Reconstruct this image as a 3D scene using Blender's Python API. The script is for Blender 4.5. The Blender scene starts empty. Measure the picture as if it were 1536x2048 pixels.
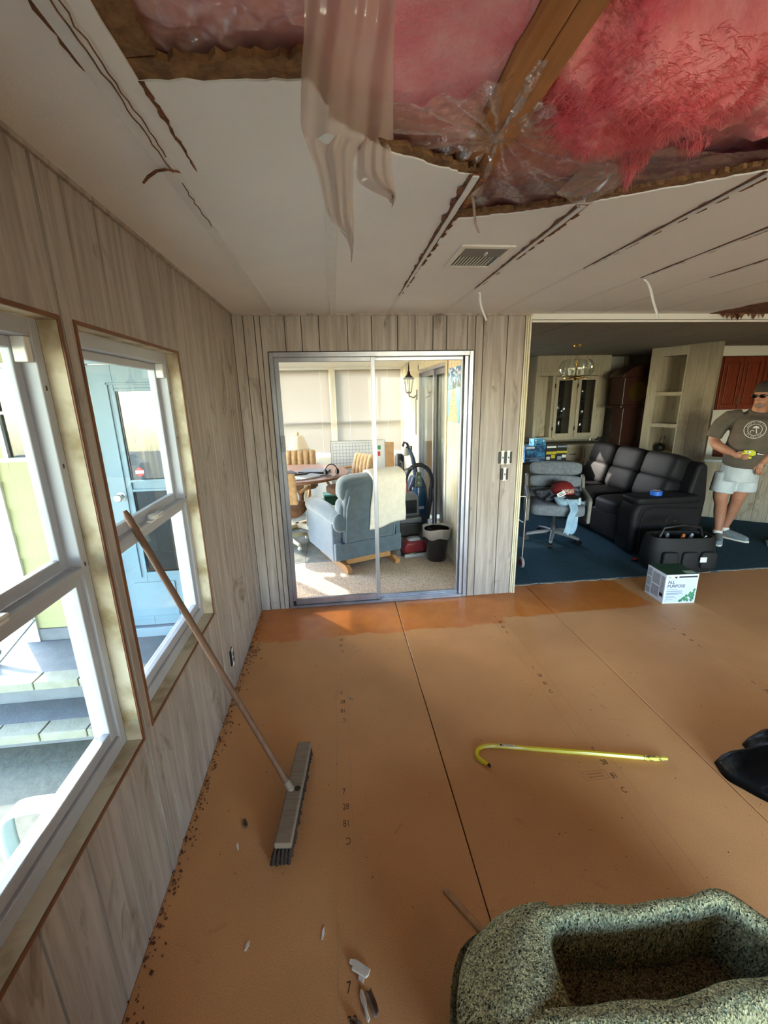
import bpy, bmesh, math, random
from mathutils import Vector, Matrix, noise
R_ = math.radians
SC = bpy.context.scene
COL = SC.collection
rng = random.Random(7)

# ---------------------------------------------------------------- camera
cam_d = bpy.data.cameras.new('camera')
cam = bpy.data.objects.new('camera', cam_d); COL.objects.link(cam)
p_, y_, r_ = R_(15.1543), R_(6.2093), R_(-1.1958)
fw = Vector((math.sin(y_)*math.cos(p_), math.cos(y_)*math.cos(p_), -math.sin(p_)))
rt = Vector((math.cos(y_), -math.sin(y_), 0)); up = rt.cross(fw)
r2 = rt*math.cos(r_)+up*math.sin(r_); u2 = -rt*math.sin(r_)+up*math.cos(r_)
m = Matrix((r2, u2, -fw)).transposed().to_4x4(); m.translation = Vector((0.6788, -3.2651, 1.6808))
cam.matrix_world = m
cam_d.sensor_fit = 'HORIZONTAL'; cam_d.sensor_width = 36.0
cam_d.lens = 845.1859/1536*36
cam_d.clip_start = 0.02; cam_d.clip_end = 300
SC.camera = cam

# ---------------------------------------------------------------- sky, sun, exposure
SUN_EL = 27.0
SKY = 0.5
SUN = 1.55
EXPO = 3.48
W = bpy.data.worlds.new('world'); SC.world = W; W.use_nodes = True
nt = W.node_tree; nt.nodes.clear()
sky = nt.nodes.new('ShaderNodeTexSky'); sky.sky_type = 'NISHITA'; sky.sun_disc = False
sky.sun_elevation = R_(SUN_EL); sky.sun_rotation = math.atan2(-0.66, 0.75)
sky.air_density = 1.0; sky.dust_density = 0.6; sky.ozone_density = 1.0
bg = nt.nodes.new('ShaderNodeBackground'); bg.inputs['Strength'].default_value = SKY
wo = nt.nodes.new('ShaderNodeOutputWorld')
nt.links.new(sky.outputs[0], bg.inputs[0]); nt.links.new(bg.outputs[0], wo.inputs[0])
sd = bpy.data.lights.new('sun', 'SUN'); sd.energy = SUN; sd.angle = R_(0.55); sd.color = (1.0, 0.91, 0.78)
so = bpy.data.objects.new('sun', sd); COL.objects.link(so)
sdir = Vector((0.66*math.cos(R_(SUN_EL)), -0.75*math.cos(R_(SUN_EL)), -math.sin(R_(SUN_EL))))
so.rotation_euler = (-sdir).to_track_quat('Z', 'Y').to_euler(); so.location = (-6, 7, 6)
def portal(x, y, z, w, h, d):
    a = bpy.data.lights.new('portal', 'AREA'); a.shape = 'RECTANGLE'; a.size = w; a.size_y = h
    a.cycles.is_portal = True
    o = bpy.data.objects.new('portal', a); COL.objects.link(o); o.location = (x, y, z)
    o.rotation_euler = (-Vector(d)).to_track_quat('Z', 'Y').to_euler()
portal(-0.2, -2.42, 1.25, 0.8, 1.3, (1, 0, 0))
portal(-0.2, -1.57, 1.25, 0.8, 1.3, (1, 0, 0))
portal(2.55, -7.66, 1.15, 4.5, 2.15, (0, 1, 0))
portal(2.75, 3.75, 1.5, 0.8, 1.1, (0, -1, 0))
portal(0.0, 4.12, 1.45, 3.5, 1.5, (0, -1, 0))
portal(-1.9, 2.2, 1.3, 3.2, 1.7, (1, 0, 0))
SC.view_settings.view_transform = 'Standard'; SC.view_settings.look = 'None'
SC.view_settings.exposure = EXPO; SC.view_settings.gamma = 1.0
SC.view_settings.use_curve_mapping = False
SC.cycles.max_bounces = 10; SC.cycles.diffuse_bounces = 6; SC.cycles.transparent_max_bounces = 16
SC.cycles.glossy_bounces = 4; SC.cycles.transmission_bounces = 6
SC.cycles.caustics_reflective = False; SC.cycles.caustics_refractive = False
SC.cycles.use_denoising = True
SC.cycles.sample_clamp_indirect = 6.0

# ---------------------------------------------------------------- helpers
def lin(h):
    if isinstance(h, str):
        h = h.lstrip('#'); c = [int(h[i:i+2], 16)/255 for i in (0, 2, 4)]
    else: c = [v/255 for v in h]
    return tuple(v/12.92 if v <= 0.04045 else ((v+0.055)/1.055)**2.4 for v in c)+(1.0,)

def nodes(name):
    m = bpy.data.materials.new(name); m.use_nodes = True
    n = m.node_tree; n.nodes.clear()
    out = n.nodes.new('ShaderNodeOutputMaterial'); b = n.nodes.new('ShaderNodeBsdfPrincipled')
    n.links.new(b.outputs[0], out.inputs[0])
    return m, n, b, out

def coord(n, stretch=(1, 1, 1), which='Object'):
    t = n.nodes.new('ShaderNodeTexCoord'); mp = n.nodes.new('ShaderNodeMapping')
    mp.inputs['Scale'].default_value = stretch
    n.links.new(t.outputs[which], mp.inputs[0]); return mp.outputs[0]

def noise_n(n, vec, scale, detail=4, rough=0.55, dist=0.0):
    x = n.nodes.new('ShaderNodeTexNoise'); x.inputs['Scale'].default_value = scale
    x.inputs['Detail'].default_value = detail; x.inputs['Roughness'].default_value = rough
    x.inputs['Distortion'].default_value = dist
    n.links.new(vec, x.inputs['Vector']); return x.outputs['Fac']

def ramp(n, fac, stops):
    r = n.nodes.new('ShaderNodeValToRGB'); e = r.color_ramp.elements
    while len(e) < len(stops): e.new(0.5)
    for i, (p, c) in enumerate(stops): e[i].position = p; e[i].color = c
    n.links.new(fac, r.inputs[0]); return r.outputs[0]

def mixc(n, fac, a, b, mode='MIX'):
    x = n.nodes.new('ShaderNodeMix'); x.data_type = 'RGBA'; x.blend_type = mode
    for k, v in ((0, fac), (6, a), (7, b)):
        if isinstance(v, (float, int)): x.inputs[k].default_value = v
        elif isinstance(v, tuple): x.inputs[k].default_value = v
        else: n.links.new(v, x.inputs[k])
    return x.outputs[2]

def bump_n(n, b, h, strength=0.3, dist=0.01):
    x = n.nodes.new('ShaderNodeBump'); x.inputs['Strength'].default_value = strength
    x.inputs['Distance'].default_value = dist
    n.links.new(h, x.inputs['Height']); n.links.new(x.outputs[0], b.inputs['Normal'])

BW = ((0, 0, 0, 1), (1, 1, 1, 1))
def mat(name, c, c2=None, scale=6, stretch=(1, 1, 1), rough=0.6, bump=0.0, bscale=60, metal=0.0,
        lo=0.35, hi=0.65, spec=0.5, coat=0.0, bdist=0.004, sheen=0.0):
    m, n, b, out = nodes(name)
    b.inputs['Roughness'].default_value = rough; b.inputs['Metallic'].default_value = metal
    b.inputs['Specular IOR Level'].default_value = spec; b.inputs['Coat Weight'].default_value = coat
    b.inputs['Sheen Weight'].default_value = sheen
    if c2 is None:
        b.inputs['Base Color'].default_value = lin(c)
    else:
        v = coord(n, stretch)
        n.links.new(ramp(n, noise_n(n, v, scale), [(lo, lin(c)), (hi, lin(c2))]), b.inputs['Base Color'])
    if bump: bump_n(n, b, noise_n(n, coord(n), bscale, 3), bump, bdist)
    return m

def thin_glass(name, tint=(1, 1, 1, 1), refl=0.09, rough=0.0):
    m = bpy.data.materials.new(name); m.use_nodes = True; n = m.node_tree; n.nodes.clear()
    out = n.nodes.new('ShaderNodeOutputMaterial'); mx = n.nodes.new('ShaderNodeMixShader')
    t = n.nodes.new('ShaderNodeBsdfTransparent'); t.inputs[0].default_value = tint
    g = n.nodes.new('ShaderNodeBsdfGlossy'); g.inputs['Roughness'].default_value = rough
    lw = n.nodes.new('ShaderNodeLayerWeight'); lw.inputs[0].default_value = 0.5
    pw = n.nodes.new('ShaderNodeMath'); pw.operation = 'POWER'; pw.inputs[1].default_value = 5
    ml = n.nodes.new('ShaderNodeMath'); ml.operation = 'MULTIPLY_ADD'; ml.inputs[1].default_value = 0.7; ml.inputs[2].default_value = refl*0.5
    n.links.new(lw.outputs['Facing'], pw.inputs[0]); n.links.new(pw.outputs[0], ml.inputs[0]); n.links.new(ml.outputs[0], mx.inputs[0])
    n.links.new(t.outputs[0], mx.inputs[1]); n.links.new(g.outputs[0], mx.inputs[2]); n.links.new(mx.outputs[0], out.inputs[0])
    return m

def poly_film(name, tint, opac, gloss, grough, bump, bscale, transl=0.5):
    m = bpy.data.materials.new(name); m.use_nodes = True; n = m.node_tree; n.nodes.clear()
    out = n.nodes.new('ShaderNodeOutputMaterial')
    t = n.nodes.new('ShaderNodeBsdfTransparent'); d = n.nodes.new('ShaderNodeBsdfDiffuse'); tr = n.nodes.new('ShaderNodeBsdfTranslucent')
    g = n.nodes.new('ShaderNodeBsdfGlossy'); g.inputs['Roughness'].default_value = grough
    d.inputs[0].default_value = lin(tint); tr.inputs[0].default_value = lin(tint)
    m1 = n.nodes.new('ShaderNodeMixShader'); m1.inputs[0].default_value = transl
    n.links.new(d.outputs[0], m1.inputs[1]); n.links.new(tr.outputs[0], m1.inputs[2])
    m2 = n.nodes.new('ShaderNodeMixShader'); m2.inputs[0].default_value = opac
    n.links.new(t.outputs[0], m2.inputs[1]); n.links.new(m1.outputs[0], m2.inputs[2])
    m3 = n.nodes.new('ShaderNodeMixShader'); m3.inputs[0].default_value = gloss
    n.links.new(m2.outputs[0], m3.inputs[1]); n.links.new(g.outputs[0], m3.inputs[2]); n.links.new(m3.outputs[0], out.inputs[0])
    if bump:
        x = n.nodes.new('ShaderNodeBump'); x.inputs['Strength'].default_value = bump; x.inputs['Distance'].default_value = 0.01
        n.links.new(noise_n(n, coord(n, (1, 0.45, 1)), bscale, 4, 0.6, 1.2), x.inputs['Height'])
        n.links.new(x.outputs[0], g.inputs['Normal'])
    return m

class MB:
    """collects shapes into one mesh"""
    def __init__(s): s.v = []; s.f = []; s.mi = []; s.M = Matrix.Identity(4); s.k = 0
    def add(s, vs, fs):
        o = len(s.v); s.v += [tuple(s.M @ Vector(v)) for v in vs]
        s.f += [tuple(i+o for i in f) for f in fs]; s.mi += [s.k]*len(fs); return s
    def box(s, x0, x1, y0, y1, z0, z1):
        v = [(x, y, z) for z in (z0, z1) for y in (y0, y1) for x in (x0, x1)]
        return s.add(v, [(0, 2, 3, 1), (4, 5, 7, 6), (0, 1, 5, 4), (2, 6, 7, 3), (0, 4, 6, 2), (1, 3, 7, 5)])
    def cbox(s, c, d): return s.box(c[0]-d[0]/2, c[0]+d[0]/2, c[1]-d[1]/2, c[1]+d[1]/2, c[2]-d[2]/2, c[2]+d[2]/2)
    def prism(s, poly, a, b, ax='z'):
        n = len(poly)
        def p(u, v, w): return {'z': (u, v, w), 'y': (u, w, v), 'x': (w, u, v)}[ax]
        vs = [p(u, v, a) for u, v in poly]+[p(u, v, b) for u, v in poly]
        fs = [tuple(range(n))[::-1], tuple(range(n, 2*n))]+[(i, (i+1) % n, n+(i+1) % n, n+i) for i in range(n)]
        return s.add(vs, fs)
    def tube(s, pts, r, n=10, sq=1.0, upv=None, closed=False):
        pts = [Vector(p) for p in pts]; N = len(pts)
        rr = r if isinstance(r, (list, tuple)) else [r]*N
        T = []
        for i in range(N):
            a = pts[(i-1) % N] if (closed or i > 0) else pts[i]; b = pts[(i+1) % N] if (closed or i < N-1) else pts[i]
            T.append((b-a).normalized())
        u = Vector(upv) if upv else (Vector((0, 0, 1)) if abs(T[0].z) < 0.9 else Vector((1, 0, 0)))
        u = (u-T[0]*u.dot(T[0])).normalized(); vs = []
        for i in range(N):
            u = (u-T[i]*u.dot(T[i]))
            u = u.normalized() if u.length > 1e-6 else T[i].orthogonal().normalized()
            w = T[i].cross(u)
            for k in range(n):
                a = 2*math.pi*k/n
                vs.append(tuple(pts[i]+(u*math.sin(a)+w*math.cos(a)*sq)*rr[i]))
        fs = []
        for i in range(N if closed else N-1):
            j = (i+1) % N
            for k in range(n):
                fs.append((i*n+k, i*n+(k+1) % n, j*n+(k+1) % n, j*n+k))
        if not closed: fs += [tuple(range(n))[::-1], tuple(range((N-1)*n, N*n))]
        return s.add(vs, fs)
    def lathe(s, prof, n=20, c=(0, 0, 0), sx=1, sy=1):
        vs = []; fs = []; N = len(prof)
        for r, z in prof:
            for k in range(n):
                a = 2*math.pi*k/n; vs.append((c[0]+r*sx*math.cos(a), c[1]+r*sy*math.sin(a), c[2]+z))
        for i in range(N-1):
            for k in range(n): fs.append((i*n+k, i*n+(k+1) % n, (i+1)*n+(k+1) % n, (i+1)*n+k))
        fs += [tuple(range(n))[::-1], tuple(range((N-1)*n, N*n))]
        return s.add(vs, fs)
    def grid(s, fn, nu, nv):
        vs = [fn(i/nu, j/nv) for j in range(nv+1) for i in range(nu+1)]
        return s.add(vs, [(j*(nu+1)+i, j*(nu+1)+i+1, (j+1)*(nu+1)+i+1, (j+1)*(nu+1)+i) for j in range(nv) for i in range(nu)])
    def ball(s, c, r, n=16, m=10, e=1.0, e2=None):
        """superellipsoid: e=1 ellipsoid, e<1 boxier"""
        if not isinstance(r, (tuple, list)): r = (r, r, r)
        e2 = e if e2 is None else e2
        def sp(v, q): return math.copysign(abs(v)**q, v)
        vs = []; fs = []
        for j in range(m+1):
            t = -math.pi/2+math.pi*j/m
            for k in range(n):
                a = 2*math.pi*k/n
                vs.append((c[0]+r[0]*sp(math.cos(t), e)*sp(math.cos(a), e2), c[1]+r[1]*sp(math.cos(t), e)*sp(math.sin(a), e2), c[2]+r[2]*sp(math.sin(t), e)))
        for j in range(m):
            for k in range(n): fs.append((j*n+k, j*n+(k+1) % n, (j+1)*n+(k+1) % n, (j+1)*n+k))
        return s.add(vs, fs)

def obj(name, mb, mats, parent=None, smooth=None, bevel=0, seg=2, solid=0, sub=0, remesh=0, rsm=4, loc=None, rot=None, kind=None, label=None):
    me = bpy.data.meshes.new(name); me.from_pydata(mb.v, [], mb.f); me.validate()
    mats = mats if isinstance(mats, (list, tuple)) else [mats]
    for x in mats: me.materials.append(x)
    if len(mats) > 1 and len(me.polygons) == len(mb.mi): me.polygons.foreach_set('material_index', mb.mi)
    bm = bmesh.new(); bm.from_mesh(me)
    if remesh or sub: bmesh.ops.remove_doubles(bm, verts=bm.verts, dist=1e-5)
    bmesh.ops.recalc_face_normals(bm, faces=bm.faces); bm.to_mesh(me); bm.free()
    if smooth is not None:
        me.polygons.foreach_set('use_smooth', [True]*len(me.polygons))
        if smooth < 180: me.set_sharp_from_angle(angle=R_(smooth))
    o = bpy.data.objects.new(name, me); COL.objects.link(o)
    if parent: o.parent = parent
    if loc: o.location = loc
    if rot: o.rotation_euler = rot
    if remesh:
        md = o.modifiers.new('fuse', 'REMESH'); md.mode = 'VOXEL'; md.voxel_size = remesh; md.use_smooth_shade = True
        if rsm:
            md = o.modifiers.new('soft', 'SMOOTH'); md.iterations = rsm; md.factor = 0.5
    if solid:
        md = o.modifiers.new('thick', 'SOLIDIFY'); md.thickness = solid; md.offset = 0
    if bevel:
        md = o.modifiers.new('edge', 'BEVEL'); md.width = bevel; md.segments = seg; md.limit_method = 'ANGLE'; md.angle_limit = R_(40)
    if sub:
        md = o.modifiers.new('soft', 'SUBSURF'); md.levels = sub; md.render_levels = sub
    if kind: o['kind'] = kind
    if label: o['label'] = label
    return o

def thing(name, label, cat, loc=(0, 0, 0), rotz=0, group=None, kind=None):
    o = bpy.data.objects.new(name, None); COL.objects.link(o)
    o.location = loc; o.rotation_euler = (0, 0, rotz); o.empty_display_size = 0.1
    if kind: o['kind'] = kind
    else: o['label'] = label; o['category'] = cat
    if group: o['group'] = group
    return o
def tag(o, label, cat, group=None):
    o['label'] = label; o['category'] = cat
    if group: o['group'] = group
    return o
def struct(name): return thing(name, None, None, kind='structure')

def dup(root, loc, rotz, label, group=None):
    r = root.copy(); COL.objects.link(r); r.location = loc; r.rotation_euler = (0, 0, rotz); r['label'] = label
    if group: r['group'] = group
    for ch in list(root.children):
        c = ch.copy(); COL.objects.link(c); c.parent = r
        for g in list(ch.children):
            d = g.copy(); COL.objects.link(d); d.parent = c
    return r

def text(name, body, size, m, parent, loc, rot, ext=0.0003, align='LEFT', sx=1.0):
    cu = bpy.data.curves.new(name, 'FONT'); cu.body = body; cu.size = size; cu.extrude = ext; cu.align_x = align; cu.resolution_u = 3
    t = bpy.data.objects.new(name, cu); COL.objects.link(t)
    bpy.context.view_layer.update()
    me = bpy.data.meshes.new_from_object(t.evaluated_get(bpy.context.evaluated_depsgraph_get()))
    bpy.data.objects.remove(t); me.materials.clear(); me.materials.append(m)
    o = bpy.data.objects.new(name, me); COL.objects.link(o); o.parent = parent; o.location = loc; o.rotation_euler = rot; o.scale = (sx, 1, 1)
    return o

def jag(p, q, n, amp, r=rng):
    p = Vector(p); q = Vector(q); d = q-p; nn = Vector((-d.y, d.x)).normalized(); out = []
    for i in range(n+1):
        t = i/n; w = 0 if i in (0, n) else r.uniform(-amp, amp); a = p+d*(t+(0 if i in (0, n) else r.uniform(-0.3, 0.3)/n))+nn*w
        out.append((a.x, a.y))
    return out

# ---------------------------------------------------------------- materials
def m_panel(name, base, light, dark, smear):
    m, n, b, out = nodes(name); b.inputs['Roughness'].default_value = 0.62
    v = coord(n, (9, 9, 0.55)); v2 = coord(n, (2.6, 2.6, 1.1))
    g = ramp(n, noise_n(n, v, 3.2, 6, 0.6, 0.6), [(0.25, lin(dark)), (0.48, lin(base)), (0.72, lin(light))])
    k = ramp(n, noise_n(n, v2, 2.1, 5, 0.62, 1.4), [(0.57, (0, 0, 0, 1)), (0.72, (0.85, 0.85, 0.85, 1))])
    n.links.new(mixc(n, k, g, lin(smear)), b.inputs['Base Color'])
    bump_n(n, b, noise_n(n, v, 8, 4), 0.12, 0.003)
    return m
M_PANEL = m_panel('whitewashed panelling', '#a29790', '#b7aea8', '#857970', '#614d3a')
M_GROOVE = mat('dark groove wood', '#2f231a')  # dark brown backing wood seen in the plank joints
M_PCREAM = m_panel('cream panelling', '#d3cab0', '#dfd8c2', '#c4b895', '#c0b48f')
M_GREYPANEL = m_panel('grey dining panelling', '#9a8f7c', '#a89e8c', '#857961', '#6d5f47')
def m_floor():
    m, n, b, out = nodes('particle board deck'); b.inputs['Roughness'].default_value = 0.5
    v = coord(n)
    fine = ramp(n, noise_n(n, v, 260, 3, 0.7), [(0.3, lin('#c08a58')), (0.5, lin('#d29b66')), (0.7, lin('#dcab7a'))])
    big = ramp(n, noise_n(n, v, 1.6, 4), [(0.35, (0.86, 0.84, 0.82, 1)), (0.65, (1, 1, 1, 1))])
    c = mixc(n, 1.0, fine, big, 'MULTIPLY')
    dirt = ramp(n, noise_n(n, coord(n, (1, 1, 1)), 5.5, 6, 0.7, 0.8), [(0.63, (0, 0, 0, 1)), (0.80, (0.55, 0.55, 0.55, 1))])
    c = mixc(n, dirt, c, lin('#6e4c2c'))
    # damp stain along the back wall
    sx = n.nodes.new('ShaderNodeSeparateXYZ'); n.links.new(v, sx.inputs[0])
    def mth(op, a, bb):
        x = n.nodes.new('ShaderNodeMath'); x.operation = op
        for i, q in enumerate((a, bb)):
            if isinstance(q, (int, float)): x.inputs[i].default_value = q
            else: n.links.new(q, x.inputs[i])
        return x.outputs[0]
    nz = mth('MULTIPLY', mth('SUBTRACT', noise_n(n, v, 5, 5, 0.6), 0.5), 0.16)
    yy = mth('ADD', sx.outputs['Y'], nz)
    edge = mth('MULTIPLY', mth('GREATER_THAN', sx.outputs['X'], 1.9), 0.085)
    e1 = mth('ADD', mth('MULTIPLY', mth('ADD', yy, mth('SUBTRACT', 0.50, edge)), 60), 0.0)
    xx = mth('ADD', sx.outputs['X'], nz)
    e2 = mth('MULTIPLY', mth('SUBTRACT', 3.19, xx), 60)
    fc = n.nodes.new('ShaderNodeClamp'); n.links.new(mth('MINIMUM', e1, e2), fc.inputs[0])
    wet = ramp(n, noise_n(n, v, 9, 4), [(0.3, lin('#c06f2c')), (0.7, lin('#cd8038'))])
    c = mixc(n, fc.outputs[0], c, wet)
    n.links.new(c, b.inputs['Base Color'])
    rr = n.nodes.new('ShaderNodeMapRange'); n.links.new(fc.outputs[0], rr.inputs[0]); rr.inputs[3].default_value = 0.5; rr.inputs[4].default_value = 0.3
    n.links.new(rr.outputs[0], b.inputs['Roughness'])
    bump_n(n, b, noise_n(n, v, 300, 2), 0.1, 0.002)
    return m
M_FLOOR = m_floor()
M_SUB = mat('dark seam', '#4a3018')
M_CEIL = mat('ceiling board face', '#e8eaee', '#edeff2', 2, rough=0.75, bump=0.35, bscale=140, bdist=0.003)
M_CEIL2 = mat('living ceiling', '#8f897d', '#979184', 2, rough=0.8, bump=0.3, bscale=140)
M_BATTEN = mat('painted batten', '#dcdfe2', '#e2e4e7', 30, rough=0.6)
M_FIBRE = mat('torn brown fibreboard', '#6b4a30', '#8d6a45', 40, rough=0.95, bump=0.8, bscale=90, bdist=0.01)
M_FIBDK = mat('torn dark fibreboard', '#5a3826', '#8a5c42', 30, rough=0.95, bump=0.8, bscale=90, bdist=0.01)
M_RAFT = mat('rafter pine', '#a0693a', '#b98350', 3, (14, 0.8, 14), rough=0.7, bump=0.15, bscale=40)
M_PINK = mat('pink glass wool', '#ee8b9c', '#f7bcc1', 9, rough=1.0, bump=0.5, bscale=35, bdist=0.03, spec=0.0, sheen=0.3)
M_PINKD = mat('deep pink glass wool', '#d94f66', '#f0a0a5', 7, rough=1.0, bump=0.6, bscale=30, bdist=0.03, spec=0.0, sheen=0.3)
M_FIB = poly_film('glass wool strands', '#f0949d', 1.0, 0.0, 0.5, 0, 1, 0.5)
M_FILM = poly_film('clear polythene', '#dfcfc9', 0.28, 0.20, 0.10, 1.0, 16)
M_FILMLIT = poly_film('lightened polythene', '#e2c3bd', 0.48, 0.16, 0.12, 1.0, 16)  # brightening put into the tint and opacity of the window-side film
M_MILK = poly_film('milky polythene', '#cfbcb0', 0.60, 0.07, 0.22, 0.35, 14, 0.45)
M_ALU = mat('mill aluminium', '#9a9ca6', '#b2b4bd', 8, (1, 1, 0.3), rough=0.34, metal=0.85)
M_VINYL = mat('white vinyl', '#aeb0ba', '#b6b8c1', 4, rough=0.38)
M_GLASS = thin_glass('window glass', (0.93, 0.97, 0.965, 1), 0.055)
M_GLASS2 = thin_glass('clear glass', (0.985, 0.99, 0.985, 1), 0.010)
M_LINER = mat('raw reveal board', '#cfc4ad', '#8f7a55', 9, (1, 1, 1), rough=0.9, bump=0.5, bscale=45, lo=0.42, hi=0.72)
M_BROWNEDGE = mat('stained trim edge', '#6b4025', '#7d4f31', 8, rough=0.6)
M_WHITE = mat('white paint', '#e4e3de', rough=0.5)
M_BLACK = mat('matt black plastic', '#101012', rough=0.45)
M_BLACKG = mat('glossy black plastic', '#08080a', rough=0.18, coat=0.4)
M_CHROME = mat('bright metal', '#c9c9c7', rough=0.25, metal=1.0)
M_STEEL = mat('grey painted metal', '#8b8f94', rough=0.4, metal=0.4)
M_BRASS = mat('brass', '#a98a4c', rough=0.28, metal=1.0)
M_CARPET = mat('beige loop carpet', '#ad9680', '#e2d2bf', 130, rough=1.0, bump=0.9, bscale=160, bdist=0.01, spec=0.0, lo=0.4, hi=0.6)
M_BLUECARPET = mat('blue carpet', '#39505e', '#465d6a', 60, rough=1.0, bump=0.7, bscale=180, bdist=0.008, spec=0.0)
M_SLATE = mat('slate vinyl', '#5d5f59', '#83867e', 6, rough=0.45)
M_SLAT = poly_film('blind slat', '#95918a', 1.0, 0.02, 0.4, 0, 1, 0.10)
M_OFFW = mat('off white paint', '#e9e5d8', rough=0.6)
M_SIDING = mat('pale yellow siding', '#8f8a5c', '#969163', 3, rough=0.55)
M_CONC = mat('porch concrete', '#656768', '#6f7173', 9, rough=0.9, bump=0.4, bscale=60)
M_PAVER = mat('buff paver', '#84816f', '#8f8c7b', 14, rough=0.9, bump=0.4, bscale=60)
M_GROUND = mat('pale ground', '#5f5e54', '#6c6b5f', 18, rough=0.95, bump=0.6, bscale=40)
M_GRAVEL = mat('leaf litter gravel', '#8a6b4f', '#d9cbb4', 55, rough=0.95, bump=1, bscale=60)
M_DOORW = mat('pale blue white door', '#667f8f', '#6d8695', 3, rough=0.4)
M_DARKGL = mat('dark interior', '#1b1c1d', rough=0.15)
M_BLUEV = mat('powder blue velvet', '#4e5c66', '#5a6974', 14, rough=0.85, bump=0.15, bscale=300, sheen=0.6)
M_TOWEL = mat('white terry towel', '#f2ede4', '#e9e2d6', 20, rough=0.95, bump=0.6, bscale=260)
M_OAK = mat('oak', '#a87646', '#bd8c5b', 6, (2, 14, 14), rough=0.5)
M_TABLE = mat('walnut table top', '#7d4f30', '#94623e', 5, (2, 12, 2), rough=0.35)
M_TAN = mat('tan tufted fabric', '#b08c62', '#c5a27a', 20, rough=0.9, bump=0.2, bscale=300)
M_BRNSEAT = mat('brown seat fabric', '#6e4a31', '#7f593c', 20, rough=0.85)
M_BEIGEW = mat('pale beech wood', '#cdbb95', '#dccca9', 8, (2, 2, 10), rough=0.5)
M_SHADE = poly_film('linen lamp shade', '#e9dcc6', 1.0, 0.0, 0.5, 0, 1, 0.4)
M_TEAL = mat('teal ceramic', '#5fae9f', '#74c0b0', 10, rough=0.25)
M_CARD = mat('cardboard', '#b18a5c', '#bf9868', 12, rough=0.9)
M_PAPER = mat('white paper', '#e6e5e3', rough=0.7)
M_INK = mat('dark ink', '#33343f', rough=0.6)
M_INKG = mat('grey ink', '#8d98ad', rough=0.6)
M_NAVY = mat('navy blue plastic', '#16304f', rough=0.3)
M_RED = mat('dark red plastic', '#7b1720', rough=0.3)
M_GREYP = mat('grey plastic', '#5c5f66', rough=0.4)
M_SMOKE = thin_glass('smoked plastic', (0.35, 0.36, 0.4, 1), 0.08, 0.1)
M_LINERBAG = poly_film('thin bin liner', '#f1ece6', 0.5, 0.14, 0.2, 0.5, 30, 0.5)
M_LEATH = mat('charcoal leather', '#141316', '#1a191d', 7, rough=0.6, spec=0.22, bump=0.25, bscale=220, bdist=0.002)
M_GFAB = mat('grey tweed cushion', '#6e7580', '#808791', 30, rough=0.9, bump=0.3, bscale=260)
M_SKIN = mat('tanned skin', '#a5715a', '#b07e66', 9, rough=0.55)
M_TEE = mat('brown grey cotton', '#554d45', '#5f574e', 12, rough=0.95)
M_SHORT = mat('pale grey shorts', '#b5bfc6', '#c4cdd3', 10, rough=0.9)
M_SHOE = mat('grey knit shoe', '#6d7a80', '#808d92', 40, rough=0.8)
M_HAIR = mat('dark grey hair', '#2b2623', '#3d3733', 60, rough=0.8)
M_YEL = mat('yellow enamel', '#e3d115', '#e8d92a', 10, rough=0.35, coat=0.3)
M_YELW = mat('chipped yellow enamel', '#e0cf4e', '#5a5340', 60, rough=0.6, lo=0.5, hi=0.6)
M_LIME = mat('lime plastic', '#c4cc2a', rough=0.4)
M_BROOM = mat('dusty grey wood', '#80705f', '#8f7f6e', 12, (1, 8, 8), rough=0.85)
M_BROOMT = mat('worn brown wood', '#5e4232', '#70503c', 12, (8, 8, 1), rough=0.7)
M_BRIST = mat('dark bristles', '#2a1d17', '#3a2a22', 90, rough=0.9)
M_CABW = mat('cherry cabinet', '#6d2a16', '#84361c', 4, (10, 10, 0.8), rough=0.3)
M_DKWOOD = mat('dark mahogany', '#2f1712', '#3f1f17', 6, (10, 10, 1), rough=0.35)
M_GRN = mat('green print', '#2f7a52', '#4b9a6b', 60, rough=0.6)
M_DKGRN = mat('dark green print', '#123d2b', '#1b4b36', 20, rough=0.5)
M_BOXW = mat('white printed carton', '#dfe6ef', rough=0.55)
M_LITEW = mat('pale wood scrap', '#a9845f', '#bb9873', 9, (3, 3, 1), rough=0.8)
# ================================================================ STRUCTURE
H = 2.26
# ---- floor: 4 ft particle board panels with open joints
fl = struct('floor')
b = MB().box(-0.02, 7.7, -7.6, 0.125, -0.06, -0.014); obj('subfloor', b, M_SUB, fl)
FX = [0.0, 1.111, 2.332, 3.553, 4.774, 5.995, 7.6]
for i in range(len(FX)-1):
    g = 0.0025 if i else 0.0
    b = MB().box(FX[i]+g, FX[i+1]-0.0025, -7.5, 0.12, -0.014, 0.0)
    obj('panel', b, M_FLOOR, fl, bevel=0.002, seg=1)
# stamped nailing marks printed on the panels
for cx in (0.642, 1.858, 3.08):
    for y0 in ((-1.11, -1.76, -2.41, -0.46) if cx < 1 else ((-1.042, -1.692, -2.342, -0.39) if cx < 2 else (-1.36, -0.75, -2.0))):
        for k, ch in enumerate(('7', '28', '81', 'C')):
            text('stamped_number', ch, 0.040, M_SUB, fl, (cx-0.012+(0.03 if ch == 'C' and cx < 1 else 0), y0-0.074*k-0.02+(0.028 if ch == 'C' and cx < 1 else 0), 0.0004), (0, 0, math.pi if ch == 'C' and cx < 1 else 0), 0.0002, sx=0.72)
def gridline(x0, y0, x1, y1, w=0.0014):
    b = MB(); d = Vector((x1-x0, y1-y0)); n_ = Vector((-d.y, d.x)).normalized()*w/2
    b.prism([(x0-n_.x, y0-n_.y), (x1-n_.x, y1-n_.y), (x1+n_.x, y1+n_.y), (x0+n_.x, y0+n_.y)], 0.0001, 0.0005)
    return b
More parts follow.
